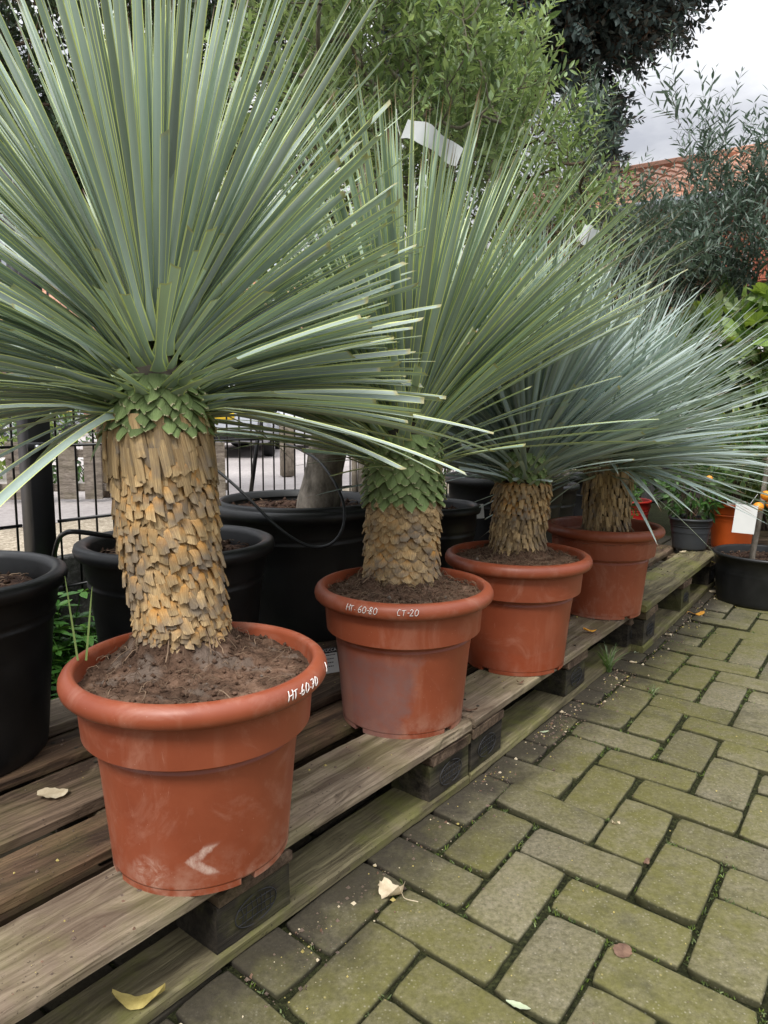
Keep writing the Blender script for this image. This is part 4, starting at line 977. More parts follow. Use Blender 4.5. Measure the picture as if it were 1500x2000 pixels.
tree(None, trF, .036, .016, [(at(1200, 520, 3.7), (.34, .4, .28), 2), (at(1130, 330, 3.6), (.12, .3, .34), .6)], 190, 'olive F', None, None, 'olive_dark', 'bark', 7, Ll=.060, Lw=.014, twig=.22, step=.021, par=oliveF)
# dark olive at the right
tR = [(2.55, 4.75, 0), (2.54, 4.74, .5), (2.50, 4.7, 1.0), (2.45, 4.65, 1.3)]
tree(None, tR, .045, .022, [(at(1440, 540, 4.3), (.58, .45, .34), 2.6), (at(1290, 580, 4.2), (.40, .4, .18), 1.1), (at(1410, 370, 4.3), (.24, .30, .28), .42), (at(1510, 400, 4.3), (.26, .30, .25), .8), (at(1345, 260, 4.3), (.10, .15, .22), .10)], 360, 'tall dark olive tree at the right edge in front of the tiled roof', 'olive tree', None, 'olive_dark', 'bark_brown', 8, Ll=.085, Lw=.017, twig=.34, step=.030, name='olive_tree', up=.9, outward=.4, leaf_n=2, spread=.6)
# dark mass behind the nearest crown: holly-like tree beyond the fence
tL = [(-2.6, 6.6, 0), (-2.55, 6.6, 1.0), (-2.5, 6.5, 2.0)]
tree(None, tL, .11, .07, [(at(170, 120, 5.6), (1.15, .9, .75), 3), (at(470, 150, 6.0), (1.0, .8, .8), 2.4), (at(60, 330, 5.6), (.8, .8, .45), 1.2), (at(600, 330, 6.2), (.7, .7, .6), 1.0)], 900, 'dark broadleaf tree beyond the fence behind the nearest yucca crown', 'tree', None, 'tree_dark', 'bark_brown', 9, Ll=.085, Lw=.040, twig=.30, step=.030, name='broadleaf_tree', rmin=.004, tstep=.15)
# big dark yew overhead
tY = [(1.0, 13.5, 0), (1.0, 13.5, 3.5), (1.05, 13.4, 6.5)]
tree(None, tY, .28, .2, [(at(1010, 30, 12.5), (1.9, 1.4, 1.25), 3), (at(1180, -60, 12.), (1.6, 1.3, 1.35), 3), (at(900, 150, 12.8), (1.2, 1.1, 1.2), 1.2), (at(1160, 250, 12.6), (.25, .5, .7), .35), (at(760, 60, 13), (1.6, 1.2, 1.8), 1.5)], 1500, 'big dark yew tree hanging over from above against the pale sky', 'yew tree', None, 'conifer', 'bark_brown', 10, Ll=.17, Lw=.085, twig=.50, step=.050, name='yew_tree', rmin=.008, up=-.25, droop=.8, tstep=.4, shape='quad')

# ================================================================== FENCE
FP = 1.20
def fpt(s, z=0., p=FP): return rowp(s, p, z)
frz = math.atan2(rd[1], rd[0])
def fence_post(s, label, h=1.45, wd=.062, hinge=False):
    p = fpt(s); t = thing('fence_post', tuple(p), frz, label, 'fence post', 'black fence posts')
    mb = MB(); box(mb, (0, 0, h / 2), (wd, wd, h), bev=.004); mb.build('post', M['fence'], t)
    mb = MB(); box(mb, (0, 0, h + .004), (wd + .006, wd + .006, .008), bev=.002); mb.build('cap', M['fence'], t)
    if hinge:
        for z in (.70, .30):
            mb = MB(); box(mb, (.0, -wd / 2 - .005, z), (.075, .008, .024), bev=.002); h_ = mb.build('hinge', M['fence'], t)
            mb = MB(); tube(mb, [(-.015, -wd / 2 - .009, z), (-.015, -wd / 2 - .017, z)], .006, 8); mb.build('bolt', M['alloy'], h_)
    return t
def fence_panel(s0, s1, label, h=1.38):
    p = fpt(s0); t = thing('wire_fence', tuple(p), frz, label, 'fence', 'black wire fence panels'); L_ = s1 - s0
    mb = MB(); n = int(L_ / .055)
    for k in range(n + 1): x = k * L_ / n; tube(mb, [(x, 0, .28), (x, 0, h)], .0031, 6)
    mb.build('bars', M['fence'], t)
    for z in (.30, .49, .70, 1.02, 1.33):
        r = MB(); tube(r, [(-.01, -.006, z), (L_ + .01, -.006, z)], .0042, 6); r.build('rail', M['fence'], t)
posts = [-1.9, -.30, 2.2, 4.7, 7.2]
plab = ['black fence post outside the left edge', 'black fence post with a hinge bolt at left beside the yucca trunk', 'second black fence post, behind the third yucca', 'third black fence post, behind the red pot', 'farthest black fence post']
for k, s_ in enumerate(posts[1:]): fence_post(s_, plab[k + 1], hinge=(k == 0))
wl = ['black wire fence panel at the left edge', 'black wire fence panel behind the two nearest yuccas', 'black wire fence panel behind the third and farthest yuccas', 'farthest black wire fence panel']
for k in range(4): fence_panel(posts[k] + .06, posts[k + 1] - .06, wl[k])
for k in range(4):
    s0, s1 = posts[k] + .04, posts[k + 1] - .04; c = fpt((s0 + s1) / 2, 0, FP + .03); mb = MB()
    board(mb, s1 - s0, .38, .045, (0, 0, 0), 300 + k, R=[[1, 0, 0], [0, 0, -1], [0, 1, 0]]); o = mb.build('gravel_board', M['concrete'], None, smooth=False, loc=(c[0], c[1], .19), rot=(0, 0, frz))
    tag(o, ['concrete base board under the fence at the left edge', 'concrete base board under the fence behind the nearest pots', 'concrete base board under the fence behind the third yucca', 'farthest concrete base board under the fence'][k], 'concrete board', 'concrete boards under the fence')
# slanting brace rod behind the fence
mb = MB(); tube(mb, [at(516, 758, 2.75), at(490, 962, 2.62)], .008, 8); tag(mb.build('brace_rod', M['fence']), 'thin black rod slanting behind the fence bars right of the nearest trunk', 'brace rod')

# ================================================================== STREET SIDE
def picket_run(px0, px1, n, y, zt, label):
    t = thing('picket_fence', tuple(onz(px0, 990)), 0, label, 'wooden fence')
    o = np.array(t.location); P0 = at(px0, 985, 6.0) * [1, 1, 0]; P1 = at(px1, 985, 6.35) * [1, 1, 0]; d = P1 - P0; a = math.atan2(d[1], d[0])
    for k in range(n):
        p = P0 + d * k / (n - 1); m_ = MB(); board(m_, .50, .150, .018, (0, 0, 0), 400 + k, R=(rotz(a) @ np.array([[0, 1, 0], [0, 0, 1], [1, 0, 0.]]))); m_.build('picket', M['picket'], t, smooth=False, loc=tuple(p + [0, 0, .27] - o))
    for z in (.12, .42):
        m_ = MB(); q = (P0 + P1) / 2; board(m_, np.linalg.norm(d) + .2, .07, .03, (0, 0, 0), 450, R=rotz(a) @ np.array([[1, 0, 0], [0, 0, -1], [0, 1, 0.]])); m_.build('rail', M['picket'], t, smooth=False, loc=tuple(q + [-.02, .035, z] - o))
picket_run(-120, 425, 12, 6.2, .5, 'low grey wooden board fence beyond the gravel, behind the black fence')
def bollard(px, py, wd, h, label):
    p = onz(px, py); t = thing('bollard', tuple(p), .5, label, 'bollard', 'wooden bollards along the street')
    mb = MB(); box(mb, (0, 0, h * .45), (wd, wd, h * .9), bev=.008); mb.build('post', M['stake'], t)
    mb = MB(); box(mb, (0, 0, h * .95), (wd * .8, wd * .8, h * .1), bev=.012); mb.build('cap', M['stake'], t)
bollard(561, 930, .14, .72, 'square grey wooden bollard in front of the white parked car')
bollard(880, 905, .14, .72, 'square grey wooden bollard seen between the second and third yuccas')
def wheel(t, x, y, r=.32, wd=.2, side=1):
    w_ = thing('wheel', (x, y, r)); w_.parent = t
    mb = MB(); a = np.linspace(0, 2 * pi, 33)[:-1]
    pr = [(r * .66, -wd / 2), (r * .93, -wd / 2), (r, -wd * .32), (r, wd * .32), (r * .93, wd / 2), (r * .66, wd / 2)]
    V = np.array([[q * math.cos(t_), yy, q * math.sin(t_)] for q, yy in pr for t_ in a]); n = 32
    mb.add(V, [[i * n + j, (i + 1) * n + j, (i + 1) * n + (j + 1) % n, i * n + (j + 1) % n] for i in range(5) for j in range(n)]); mb.build('tyre', M['tyre'], w_)
    mb = MB(); tube(mb, [(0, -wd * .3, 0), (0, wd * .3, 0)], r * .20, 14)
    for k in range(10):
        c, s_ = math.cos(k * pi / 5), math.sin(k * pi / 5); tube(mb, [(c * r * .15, side * wd * .42, s_ * r * .15), (c * r * .66, side * wd * .46, s_ * r * .66)], r * .045, 6)
    V = np.array([[q * math.cos(t_), yy, q * math.sin(t_)] for q, yy in ((r * .60, side * wd * .48), (r * .68, side * wd * .48), (r * .68, side * wd * .1), (r * .66, -side * wd * .3)) for t_ in a])
    mb.add(V, [[i * n + j, (i + 1) * n + j, (i + 1) * n + (j + 1) % n, i * n + (j + 1) % n] for i in range(3) for j in range(n)]); mb.build('rim', M['alloy'], w_)
def car(loc, rz, paint, label, L_=4.2, W_=1.75, Ht=1.48):
    t = thing('parked_car', loc, rz, label, 'car', 'cars parked across the street')
    # loft of sections along x (front = +x): (x, half width low, z sill, z belt, roof z, half width roof)
    S = [(-.50, .80, .40, .86, .88, .70), (-.485, .93, .30, .92, .98, .76), (-.44, .98, .26, .95, 1.20, .74), (-.36, 1., .24, .96, 1.42, .72), (-.20, 1., .22, .96, 1.48, .72), (.02, 1., .22, .95, 1.47, .72), (.12, 1., .22, .94, 1.38, .72), (.24, 1., .22, .93, 1.05, .78), (.30, 1., .22, .92, .95, .84), (.42, .97, .24, .84, .86, .80), (.475, .90, .30, .72, .74, .74), (.50, .78, .38, .62, .63, .66)]
    V = []; 
    for x, wl_, zs, zb_, zr, wr in S:
        hw = W_ / 2
        for y, z in ((-wl_ * .92, zs), (-wl_, zs + .12), (-wl_, (zs + zb_) / 2), (-wl_ * .96, zb_), (-wr * .98, zb_ + (zr - zb_) * .5), (-wr * .9, zr - .02), (-wr * .5, zr), (wr * .5, zr), (wr * .9, zr - .02), (wr * .98, zb_ + (zr - zb_) * .5), (wl_ * .96, zb_), (wl_, (zs + zb_) / 2), (wl_, zs + .12), (wl_ * .92, zs)): V.append((x * L_, y * hw, z * Ht / 1.48))
    K = 14; Fs = [[i * K + k, i * K + (k + 1) % K, (i + 1) * K + (k + 1) % K, (i + 1) * K + k] for i in range(len(S) - 1) for k in range(K)]
    Fs += [list(range(K))[::-1], [(len(S) - 1) * K + k for k in range(K)]]
    b = MB(); b.add(V, Fs); b.build('body', M[paint], t)
    V = np.array(V).reshape(len(S), K, 3)
    def pane(idx, nm='window'):
        m_ = MB(); P = np.array([V[i, k] for i, k in idx]); c = P.mean(0); P = c + (P - c) * .90; n = np.cross(P[1] - P[0], P[2] - P[0]); n /= np.linalg.norm(n); o_ = np.array([0, 0, .8]); n = n if n @ (c - o_) > 0 else -n
        P = np.vstack([P + n * .006, P - n * .02]); k = len(idx); m_.add(P, [list(range(k)), [k + q for q in range(k)][::-1]] + [[q, (q + 1) % k, k + (q + 1) % k, k + q] for q in range(k)]); m_.build(nm, M['car_glass'], t, smooth=False)
    for sd in (0, 1):
        k3, k5 = (3, 5) if sd == 0 else (10, 8)
        pane([(2, k3), (4, k3), (4, k5), (3, k5)]); pane([(4, k3), (7, k3), (6, k5), (4, k5)])
    pane([(7, 5), (7, 8), (6, 8), (6, 5)], 'windscreen'); pane([(2, 5), (2, 8), (3, 8), (3, 5)], 'rear_window')
    for sx in (-1, 1):
        m_ = MB(); box(m_, (-L_ * .487, sx * W_ * .40, .80), (.10, .26, .20), bev=.02); m_.build('tail_lamp', M['lamp_red'], t)
        m_ = MB(); box(m_, (L_ * .468, sx * W_ * .34, .66), (.14, .34, .13), bev=.02); m_.build('headlight', M['label'], t)
    m_ = MB(); box(m_, (-L_ * .50, 0, .72), (.03, .52, .11), bev=.005); m_.build('number_plate', M['plate'], t)
    m_ = MB(); box(m_, (-L_ * .487, 0, .40), (.12, W_ * .86, .18), bev=.03); m_.build('bumper', M['tyre'], t)
    for x in (-L_ * .31, L_ * .31):
        for sd in (-1, 1): wheel(t, x, sd * (W_ / 2 - .09), side=sd)
    return t
car(tuple(onz(455, 882) * [1, 1, 0] + [0, 0, -.008]), math.radians(96), 'car_silver', 'silver parked car seen from behind, red tail lamp and yellow plate through the fence')
cw = car(tuple(onz(600, 872) * [1, 1, 0] + [0, 0, -.008]), math.radians(165), 'car_white', 'white parked car with alloy wheels beyond the olive trunk')
car((-9.5, 17.0, -.008), math.radians(170), 'car_silver', 'silver parked car at the far left, mostly hidden by the post')
# lamp post
p = onz(541, 868) * [1, 1, 0]; t = thing('lamp_post', tuple(p), 0, 'pale grey street lamp post behind the white parked car', 'lamp post')
mb = MB(); tube(mb, [(0, 0, -.05), (0, 0, 1.2), (0, 0, 1.25), (0, 0, 5.5)], [.11, .11, .085, .06], 14); mb.build('pole', M['polepaint'], t)
mb = MB(); tube(mb, [(0, 0, 5.45), (.25, -.1, 5.7), (.7, -.3, 5.78)], .035, 8); mb.build('arm', M['polepaint'], t)
mb = MB(); box(mb, (.85, -.36, 5.77), (.42, .16, .09), R=None, bev=.03); mb.build('lamp_head', M['polepaint'], t)
# brick houses across the street
def house(c, rz, wd, dp, hw, hr, wallm, label, name='brick_house', roofm='rooftile', nwin=3, cat='house', eave=.35, doors=True):
    t = thing(name, (c[0], c[1], 0), rz, label, cat)
    mb = MB(); x0, x1, y0, y1 = -wd / 2, wd / 2, 0, dp
    def quad(a, b, z0, z1):
        a = np.array(a); b = np.array(b); l = np.linalg.norm(b - a); mb.add([[*a, z0], [*b, z0], [*b, z1], [*a, z1]], [[0, 1, 2, 3]], [[0, z0], [l, z0], [l, z1], [0, z1]])
    quad((x0, y0), (x1, y0), 0, hw); quad((x1, y0), (x1, y1), 0, hw); quad((x1, y1), (x0, y1), 0, hw); quad((x0, y1), (x0, y0), 0, hw)
    for x in (x0, x1): mb.add([[x, y0, hw], [x, y1, hw], [x, (y0 + y1) / 2, hr - .05]], [[0, 1, 2]], [[0, hw], [dp, hw], [dp / 2, hr]])
    mb.build('wall', M[wallm], t, smooth=False)
    rng = np.random.default_rng(int(abs(c[0]) * 10)); rb = MB(); ym = (y0 + y1) / 2
    for sgn in (0, 1):
        ya = (y0 - eave) if sgn == 0 else (y1 + eave); za = hw - eave * (hr - hw) / (dp / 2)
        nr = int(math.hypot(ym - ya, hr - za) / .32); nc = int((wd + 2 * eave) / .25)
        for r in range(nr if sgn == 0 else 1):
            f0 = r / (nr if sgn == 0 else 1); f1 = (r + 1) / (nr if sgn == 0 else 1)
            for q in range(nc if sgn == 0 else 1):
                xa = x0 - eave + q * (wd + 2 * eave) / (nc if sgn == 0 else 1); xb = xa + (wd + 2 * eave) / (nc if sgn == 0 else 1)
                if sgn == 1: rb.add([[xa, ya, za], [xb, ya, za], [xb, ym, hr], [xa, ym, hr]], [[3, 2, 1, 0]]); continue
                P = []
                for (f, lift) in ((f0, .045), (f1, .012)):
                    y = ya + (ym - ya) * f; z = za + (hr - za) * f
                    for u, up_ in ((0, 0), (.25, .035), (.5, .045), (.75, .02), (1, -.005)): P.append((xa + (xb - xa) * u, y, z + lift + up_))
                P += [(xa + (xb - xa) * u, ya + (ym - ya) * f0, za + (hr - za) * f0 - .01) for u in (0, .25, .5, .75, 1)]
                rb.add(P, [[k, k + 1, k + 6, k + 5] for k in range(4)] + [[10 + k, 11 + k, k + 1, k] for k in range(4)], None, [rng.random(), 0, 0])
    tube(rb, [(x0 - eave, ym, hr + .05), (x1 + eave, ym, hr + .05)], .11, 8)
    rb.build('roof', M[roofm], t, smooth=False)
    g = MB(); V = []; tube(g, [(x0 - eave, y0 - eave - .06, hw - eave * (hr - hw) / (dp / 2) - .02), (x1 + eave, y0 - eave - .06, hw - eave * (hr - hw) / (dp / 2) - .02)], .07, 10); g.build('gutter', M['zinc'], t)
    for k in range(nwin):
        x = x0 + wd * (k + .5) / nwin
        for z in ([1.4] + ([3.9] if hw > 4.5 else [])):
            if doors and z < 2 and k % 3 == 1:
                d = MB(); box(d, (x, -.02, 1.05), (.95, .08, 2.1), bev=.01); d = d.build('door', M['zinc'], t, smooth=False); h_ = MB(); box(h_, (x + .36, -.08, 1.05), (.10, .05, .03), bev=.005); h_.build('handle', M['alloy'], d); continue
            f = MB()
            for (cx, cz, sx, sz) in ((x, z - .62, 1.5, .08), (x, z + .62, 1.5, .08), (x - .72, z, .08, 1.16), (x + .72, z, .08, 1.16), (x, z, .06, 1.16)): box(f, (cx, -.02, cz), (sx, .10, sz))
            f = f.build('window', M['frame_white'], t, smooth=False); p_ = MB(); box(p_, (x, -.004, z), (1.38, .03, 1.14)); p_.build('pane', M['window'], f, smooth=False)
    return t
house((-9.5, 25), math.radians(8), 17, 8, 2.9, 6.0, 'brick', 'brick house with an orange tiled roof across the street behind the parked cars', nwin=6)
house((4.0, 31), math.radians(4), 9, 8, 2.9, 6.3, 'brick', 'brick house farther along the street, hidden mostly by the olive crowns', nwin=3)
# tiled building at the right
hb = house((5.3, 11.1), math.radians(-32.7), 7.6, 4.6, 4.16, 5.34, 'white_wall', 'low building with an orange tiled roof and red cladding behind the dark olive', name='tiled_building', nwin=0, cat='building', eave=.25, doors=False)
cl = MB(); rng = np.random.default_rng(77)
for r in range(7):
    for q in range(30):
        x = -3.8 + q * .25 + .125; z = 2.25 + r * .26; a = np.linspace(0, pi, 6)
        P = [(x - .11 * math.cos(t_), -.01 - .055 * math.sin(t_) - (.03 if e_ == 0 else 0), z + e_ * .29) for e_ in (0, 1) for t_ in a]
        cl.add(P, [[k, k + 1, k + 7, k + 6] for k in range(5)], None, [rng.random(), 0, 0])
cl.build('cladding', M['cladding'], hb, smooth=True)
vp = at(1195, 385, 11.6); t = thing('vent_pipe', (vp[0], vp[1], vp[2] - .6), 0, 'dark pipe rising above the left end of the tiled roof', 'vent pipe')
mb = MB(); tube(mb, [(0, 0, 0), (.02, 0, .6), (.03, 0, 1.05)], .055, 12); mb.build('pipe', M['bark_brown'], t)
mb = MB(); tube(mb, [(.03, 0, 1.05), (.03, 0, 1.12)], [.075, .06], 12); mb.build('cap', M['bark_brown'], t)

# ================================================================== HEDGES AND SHRUBS BEHIND
def bush(name, c, R3, n, Ll, Lw, leafm, label, cat, seed, shape='lance', group=None, stems=6, root=None, floor=0.02, curl=.2, shell=.5, stemm='bark_brown', parent=None, stem_r=.006):
    rng = np.random.default_rng(seed); c = np.array(c, float); root = np.array([c[0], c[1], floor]) if root is None else np.array(root, float)
    t = parent if parent is not None else thing(name, tuple(root), 0, label, cat, group); o = np.array(t.location)
    mb = MB(); tips = []
    for k in range(stems):
        d = unit(rng.normal(0, 1, 3) * [1, 1, .6] + [0, 0, .9]); tip = c + d * np.array(R3) * rng.uniform(.4, .85); mid = (root + tip) / 2 + rng.normal(0, .05, 3) * np.array(R3); a = np.linspace(0, 1, 7)[:, None]
        st = root + rng.normal(0, .012, 3) * [1, 1, 0]; tube(mb, st * (1 - a) ** 2 + mid * 2 * a * (1 - a) + tip * a * a - o, np.linspace(stem_r, stem_r * .35, 7), 5, cap=False)
    mb.build('stems', M[stemm], t)
    d = unit(rng.normal(0, 1, (n, 3))); q = rng.uniform(shell ** 3, 1, n) ** (1 / 3.); P = c + d * np.array(R3) * q[:, None] * (1 + .18 * np.array([fn(*(x * 3 + seed)) for x in d]))[:, None]
    keep = np.array([fn(*(x / max(R3) * 3.5 + seed)) > -.22 for x in P]) & (P[:, 2] > floor + .01); P = P[keep]; d = d[keep]
    D = unit(d * .8 + rng.normal(0, .6, P.shape)); Nn = unit(rng.normal(0, .55, P.shape) + [0, -.15, .9]); LL = Ll * rng.uniform(.6, 1.2, len(P)); lb = MB()
    leaf_batch(lb, P - o, D, Nn, LL, LL * Lw / Ll, rng, shape, curl=curl); lb.build('foliage', M[leafm], t, smooth=False)
    return t
bush('shrub', (-5.2, 8.2, 1.0), (1.6, .8, 1.1), 5200, .09, .05, 'hedge_light', 'light green leafy shrub beyond the fence at the left edge', 'shrub', 61)
bush('shrub', (-3.2, 7.6, .45), (.9, .5, .5), 1800, .08, .045, 'shrub', 'dark green shrub behind the low wooden fence', 'shrub', 62)
bush('hedge', (-6.0, 22.0, .9), (7., 1., 1.0), 9000, .16, .09, 'shrub', 'green hedge in front of the brick house across the street', 'hedge', 63)
bush('vine', at(1490, 690, 4.0), (.55, .40, .34), 1000, .125, .125, 'vine', 'yellow green grapevine with lobed leaves at the right edge', 'vine', 64, shape='lobed', root=(2.3, 4.1, 0), stems=9)
bush('shrub', at(1560, 850, 4.3), (.6, .5, .5), 1500, .11, .11, 'vine', 'second leafy vine lower at the right edge', 'vine', 65, shape='lobed', root=(2.7, 4.4, 0), stems=9)
bush('shrub', at(1250, 700, 5.2), (.9, .5, .85), 5200, .07, .03, 'tree_dark', 'dark evergreen shrub behind the farthest yucca', 'shrub', 66, shell=.3)
bush('shrub', (3.9, 6.3, .9), (1.3, .6, 1.1), 5200, .075, .035, 'tree_dark', 'dark evergreen shrub at the back right behind the orange pot', 'shrub', 67, shell=.3)
bush('shrub', (.9, 6.2, .9), (1.0, .5, 1.0), 4200, .075, .035, 'tree_dark', 'dark evergreen shrub behind the third yucca crown', 'shrub', 68, shell=.3)

# ================================================================== SMALL POTS AT THE FAR END
t, _ = nursery_pot('potted_shrub', (1.465, 3.335), .1665, .076, .101, .152, M['grey_pot'], 'green shrub in a dark grey pot on the far end of the mossy pallet', 'potted shrub', None, .02, roll=.006, seed=11)
bush('', np.array([1.465, 3.335, .165 + .30]), (.16, .14, .15), 560, .048, .020, 'shrub', None, None, 71, root=(1.465, 3.335, .30), floor=.30, parent=t, stems=14, stem_r=.0035, shell=.2)
t, _ = nursery_pot('potted_shrub', (1.265, 3.62), .1665, .085, .112, .20, M['red_pot'], 'small leaved green shrub in a bright red pot behind the farthest yucca', 'potted shrub', None, .02, roll=.006, seed=12)
bush('', np.array([1.22, 3.60, .165 + .37]), (.14, .14, .17), 620, .034, .016, 'shrub', None, None, 72, root=(1.255, 3.62, .34), floor=.35, parent=t, stems=12, stem_r=.003, shell=.2)
t, _ = nursery_pot('potted_shrub', (1.13, 3.28), .1665, .062, .080, .115, M['grey_pot'], 'small dark pot with a young shrub tucked beside the farthest terracotta pot', 'potted shrub', None, .02, roll=.005, seed=13)
bush('', np.array([1.11, 3.30, .165 + .24]), (.09, .09, .12), 300, .034, .016, 'shrub', None, None, 73, root=(1.13, 3.28, .26), floor=.27, parent=t, stems=8, stem_r=.003, shell=.2)
t, op = nursery_pot('potted_shrub', (1.715, 3.44), .1505, .088, .112, .225, M['orange_pot'], 'yellow and green variegated shrub in a bright orange pot', 'potted shrub', None, .03, roll=.006, seed=14)
bush('', np.array([1.76, 3.46, .15 + .45]), (.24, .20, .20), 620, .085, .034, 'varieg', None, None, 74, root=(1.715, 3.44, .34), floor=.40, parent=t, stems=12, stem_r=.004, shell=.15)
mb = MB(); box(mb, (-.055, -.085, .235), (.040, .006, .030), bev=.002); box(mb, (-.015, -.096, .228), (.050, .012, .030), bev=.003); mb.build('price_holder', M['label'], op)
bush('shrub', (2.35, 3.75, .60), (.42, .30, .33), 900, .09, .036, 'varieg', 'second variegated shrub behind the citrus tree at the right edge', 'shrub', 75, root=(2.35, 3.75, 0), stems=12)
# citrus standard in a black pot on the paving
t, _ = nursery_pot('citrus_tree', (1.645, 2.995), .001, .178, .206, .215, M['black'], 'little citrus tree with oranges and a blank white tag, its pot on the paving', 'citrus tree', None, .035, roll=.007, seed=15, rings=False)
o = np.array(t.location); mb = MB(); tr = np.array([at(1466, 1118, 2.96), at(1470, 1080, 2.96), at(1480, 1030, 2.95), at(1487, 990, 2.95), at(1500, 900, 2.98), at(1530, 830, 3.0)]) - o
tube(mb, tr, [.0125, .012, .0115, .011, .010, .008], 10); mb.build('trunk', M['bark'], t)
bush('', at(1590, 880, 3.02), (.24, .22, .20), 620, .075, .034, 'shrub', None, None, 76, root=at(1500, 900, 2.98), floor=.25, parent=t, stems=9, stem_r=.004, shell=.2)
def sphere(mb, c, r, m=0, nu=16, nv=10, sq=1.):
    u = np.linspace(0, 2 * pi, nu + 1)[:-1]; v = np.linspace(.02, pi - .02, nv); V = [(c[0] + r * math.sin(b) * math.cos(a), c[1] + r * math.sin(b) * math.sin(a), c[2] + r * sq * math.cos(b)) for b in v for a in u]
    mb.add(V, [[i * nu + j, (i + 1) * nu + j, (i + 1) * nu + (j + 1) % nu, i * nu + (j + 1) % nu] for i in range(nv - 1) for j in range(nu)] + [list(range(nu))[::-1][::-1], [(nv - 1) * nu + q for q in range(nu)][::-1]], None, None, m)
for px, py, r in ((1481, 990, .021), (1497, 968, .022), (1506, 985, .021), (1385, 935, .014)):
    mb = MB(); sphere(mb, at(px, py, 2.88) - o, r, sq=.93); mb.build('orange', M['orange_fruit'], t)
mb = MB(); c_ = at(1455, 1014, 2.86) - o; R = rotz(-.1) @ np.array([[math.cos(.08), 0, math.sin(.08)], [0, 1, 0], [-math.sin(.08), 0, math.cos(.08)]]); box(mb, c_, (.088, .0008, .118), R=R); mb.build('tag', M['label'], t, smooth=False)
mb = MB(); tube(mb, [c_ + [.01, 0, .05], c_ + [.03, .01, .075], at(1480, 965, 2.9) - o], .0008, 4); mb.build('tag_string', M['label'], t)
# young tree and stake behind the big olive pot
sp = at(707, 968, 2.62); t = thing('young_tree', (sp[0], sp[1], .0), 0, 'slim grey young trunk just left of the second yucca', 'young tree')
mb = MB(); tube(mb, [(0, 0, 0), (0, 0, .5), (.005, 0, .9), (.03, .03, 1.5)], [.022, .019, .017, .010], 10); mb.build('trunk', M['bark'], t)
bush('', (sp[0] + .03, sp[1] + .1, 1.55), (.25, .22, .3), 700, .05, .016, 'olive_leaf', None, None, 77, root=(sp[0] + .03, sp[1] + .03, 1.45), floor=1.2, parent=t, stems=8, stem_r=.004)
mb = MB(); kp = at(692, 968, 2.60); tube(mb, [(kp[0], kp[1], 0), (kp[0], kp[1], 1.35)], .011, 8); tag(mb.build('stake', M['stake']), 'thin wooden stake beside the slim grey young trunk', 'stake')
# black watering hose looping over the pots
def spline(P, n=12):
    P = np.array(P, float); P = np.vstack([2 * P[0] - P[1], P, 2 * P[-1] - P[-2]]); o_ = []
    for i in range(1, len(P) - 2):
        for k in range(n):
            t_ = k / n; a, b, c, d = P[i - 1], P[i], P[i + 1], P[i + 2]; o_.append(.5 * (2 * b + (c - a) * t_ + (2 * a - 5 * b + 4 * c - d) * t_ ** 2 + (3 * b - a - 3 * c + d) * t_ ** 3))
    o_.append(P[-2]); return np.array(o_)
hp = [at(560, 868, 2.20), at(590, 880, 2.05), at(625, 903, 1.95), at(655, 945, 1.88), at(672, 990, 1.85), at(668, 1035, 1.83), at(645, 1063, 1.82), at(610, 1068, 1.82), at(570, 1050, 1.82), at(530, 1018, 1.84), at(480, 968, 1.87), at(440, 932, 1.90), at(400, 900, 1.92)]
mb = MB(); tube(mb, spline(hp), .0042, 8); tag(mb.build('hose', M['hose']), 'thin black hose hanging in a loop in front of the big olive pot', 'hose')
hp = [at(95, 1180, 1.72), at(100, 1120, 1.62), at(112, 1060, 1.50), at(128, 1041, 1.42), at(155, 1039, 1.42), at(200, 1045, 1.46), at(250, 1052, 1.52), at(330, 1062, 1.60)]
mb = MB(); tube(mb, spline(hp), .0052, 8); tag(mb.build('hose', M['hose']), 'black hose bent over the rim of the pot behind the nearest yucca', 'hose')
# labels on pots
def paper(name, c, wd, h, rz, tilt, parent, lines, mat='label', head=False, lean=0.):
    mb = MB(); R = rotz(rz) @ np.array([[math.cos(tilt), 0, math.sin(tilt)], [0, 1, 0], [-math.sin(tilt), 0, math.cos(tilt)]]) @ np.array([[1, 0, 0], [0, math.cos(lean), -math.sin(lean)], [0, math.sin(lean), math.cos(lean)]])
    box(mb, c, (wd, .0008, h), R=R); o_ = mb.build(name, M[mat], parent, smooth=False); rng = np.random.default_rng(int(wd * 1e4)); k = MB()
    for i in range(lines):
        z = h * (.22 - .6 * i / max(1, lines)); l = wd * rng.uniform(.4, .8); x = -wd * .42; 
        while x < -wd * .42 + l:
            q = wd * rng.uniform(.04, .12); box(k, np.array(c) + R @ np.array([x + q / 2, -.0008, z]), (q, .0004, h * .035), R=R); x += q + wd * .03
    if head: box(k, np.array(c) + R @ np.array([0, -.0008, h * .40]), (wd, .0004, h * .20), R=R)
    if k.n: k.build('printing', M['ink'], o_, smooth=False)
    return o_, R
lc = np.array([.148, -.118, .150]); paper('label', lc, .034, .052, math.radians(50), .18, potB, 6)
lw_ = at(931, 999, 2.44) - np.array(oliveE.location); paper('label', lw_, .050, .050, math.radians(-8), -.10, oliveE, 0)
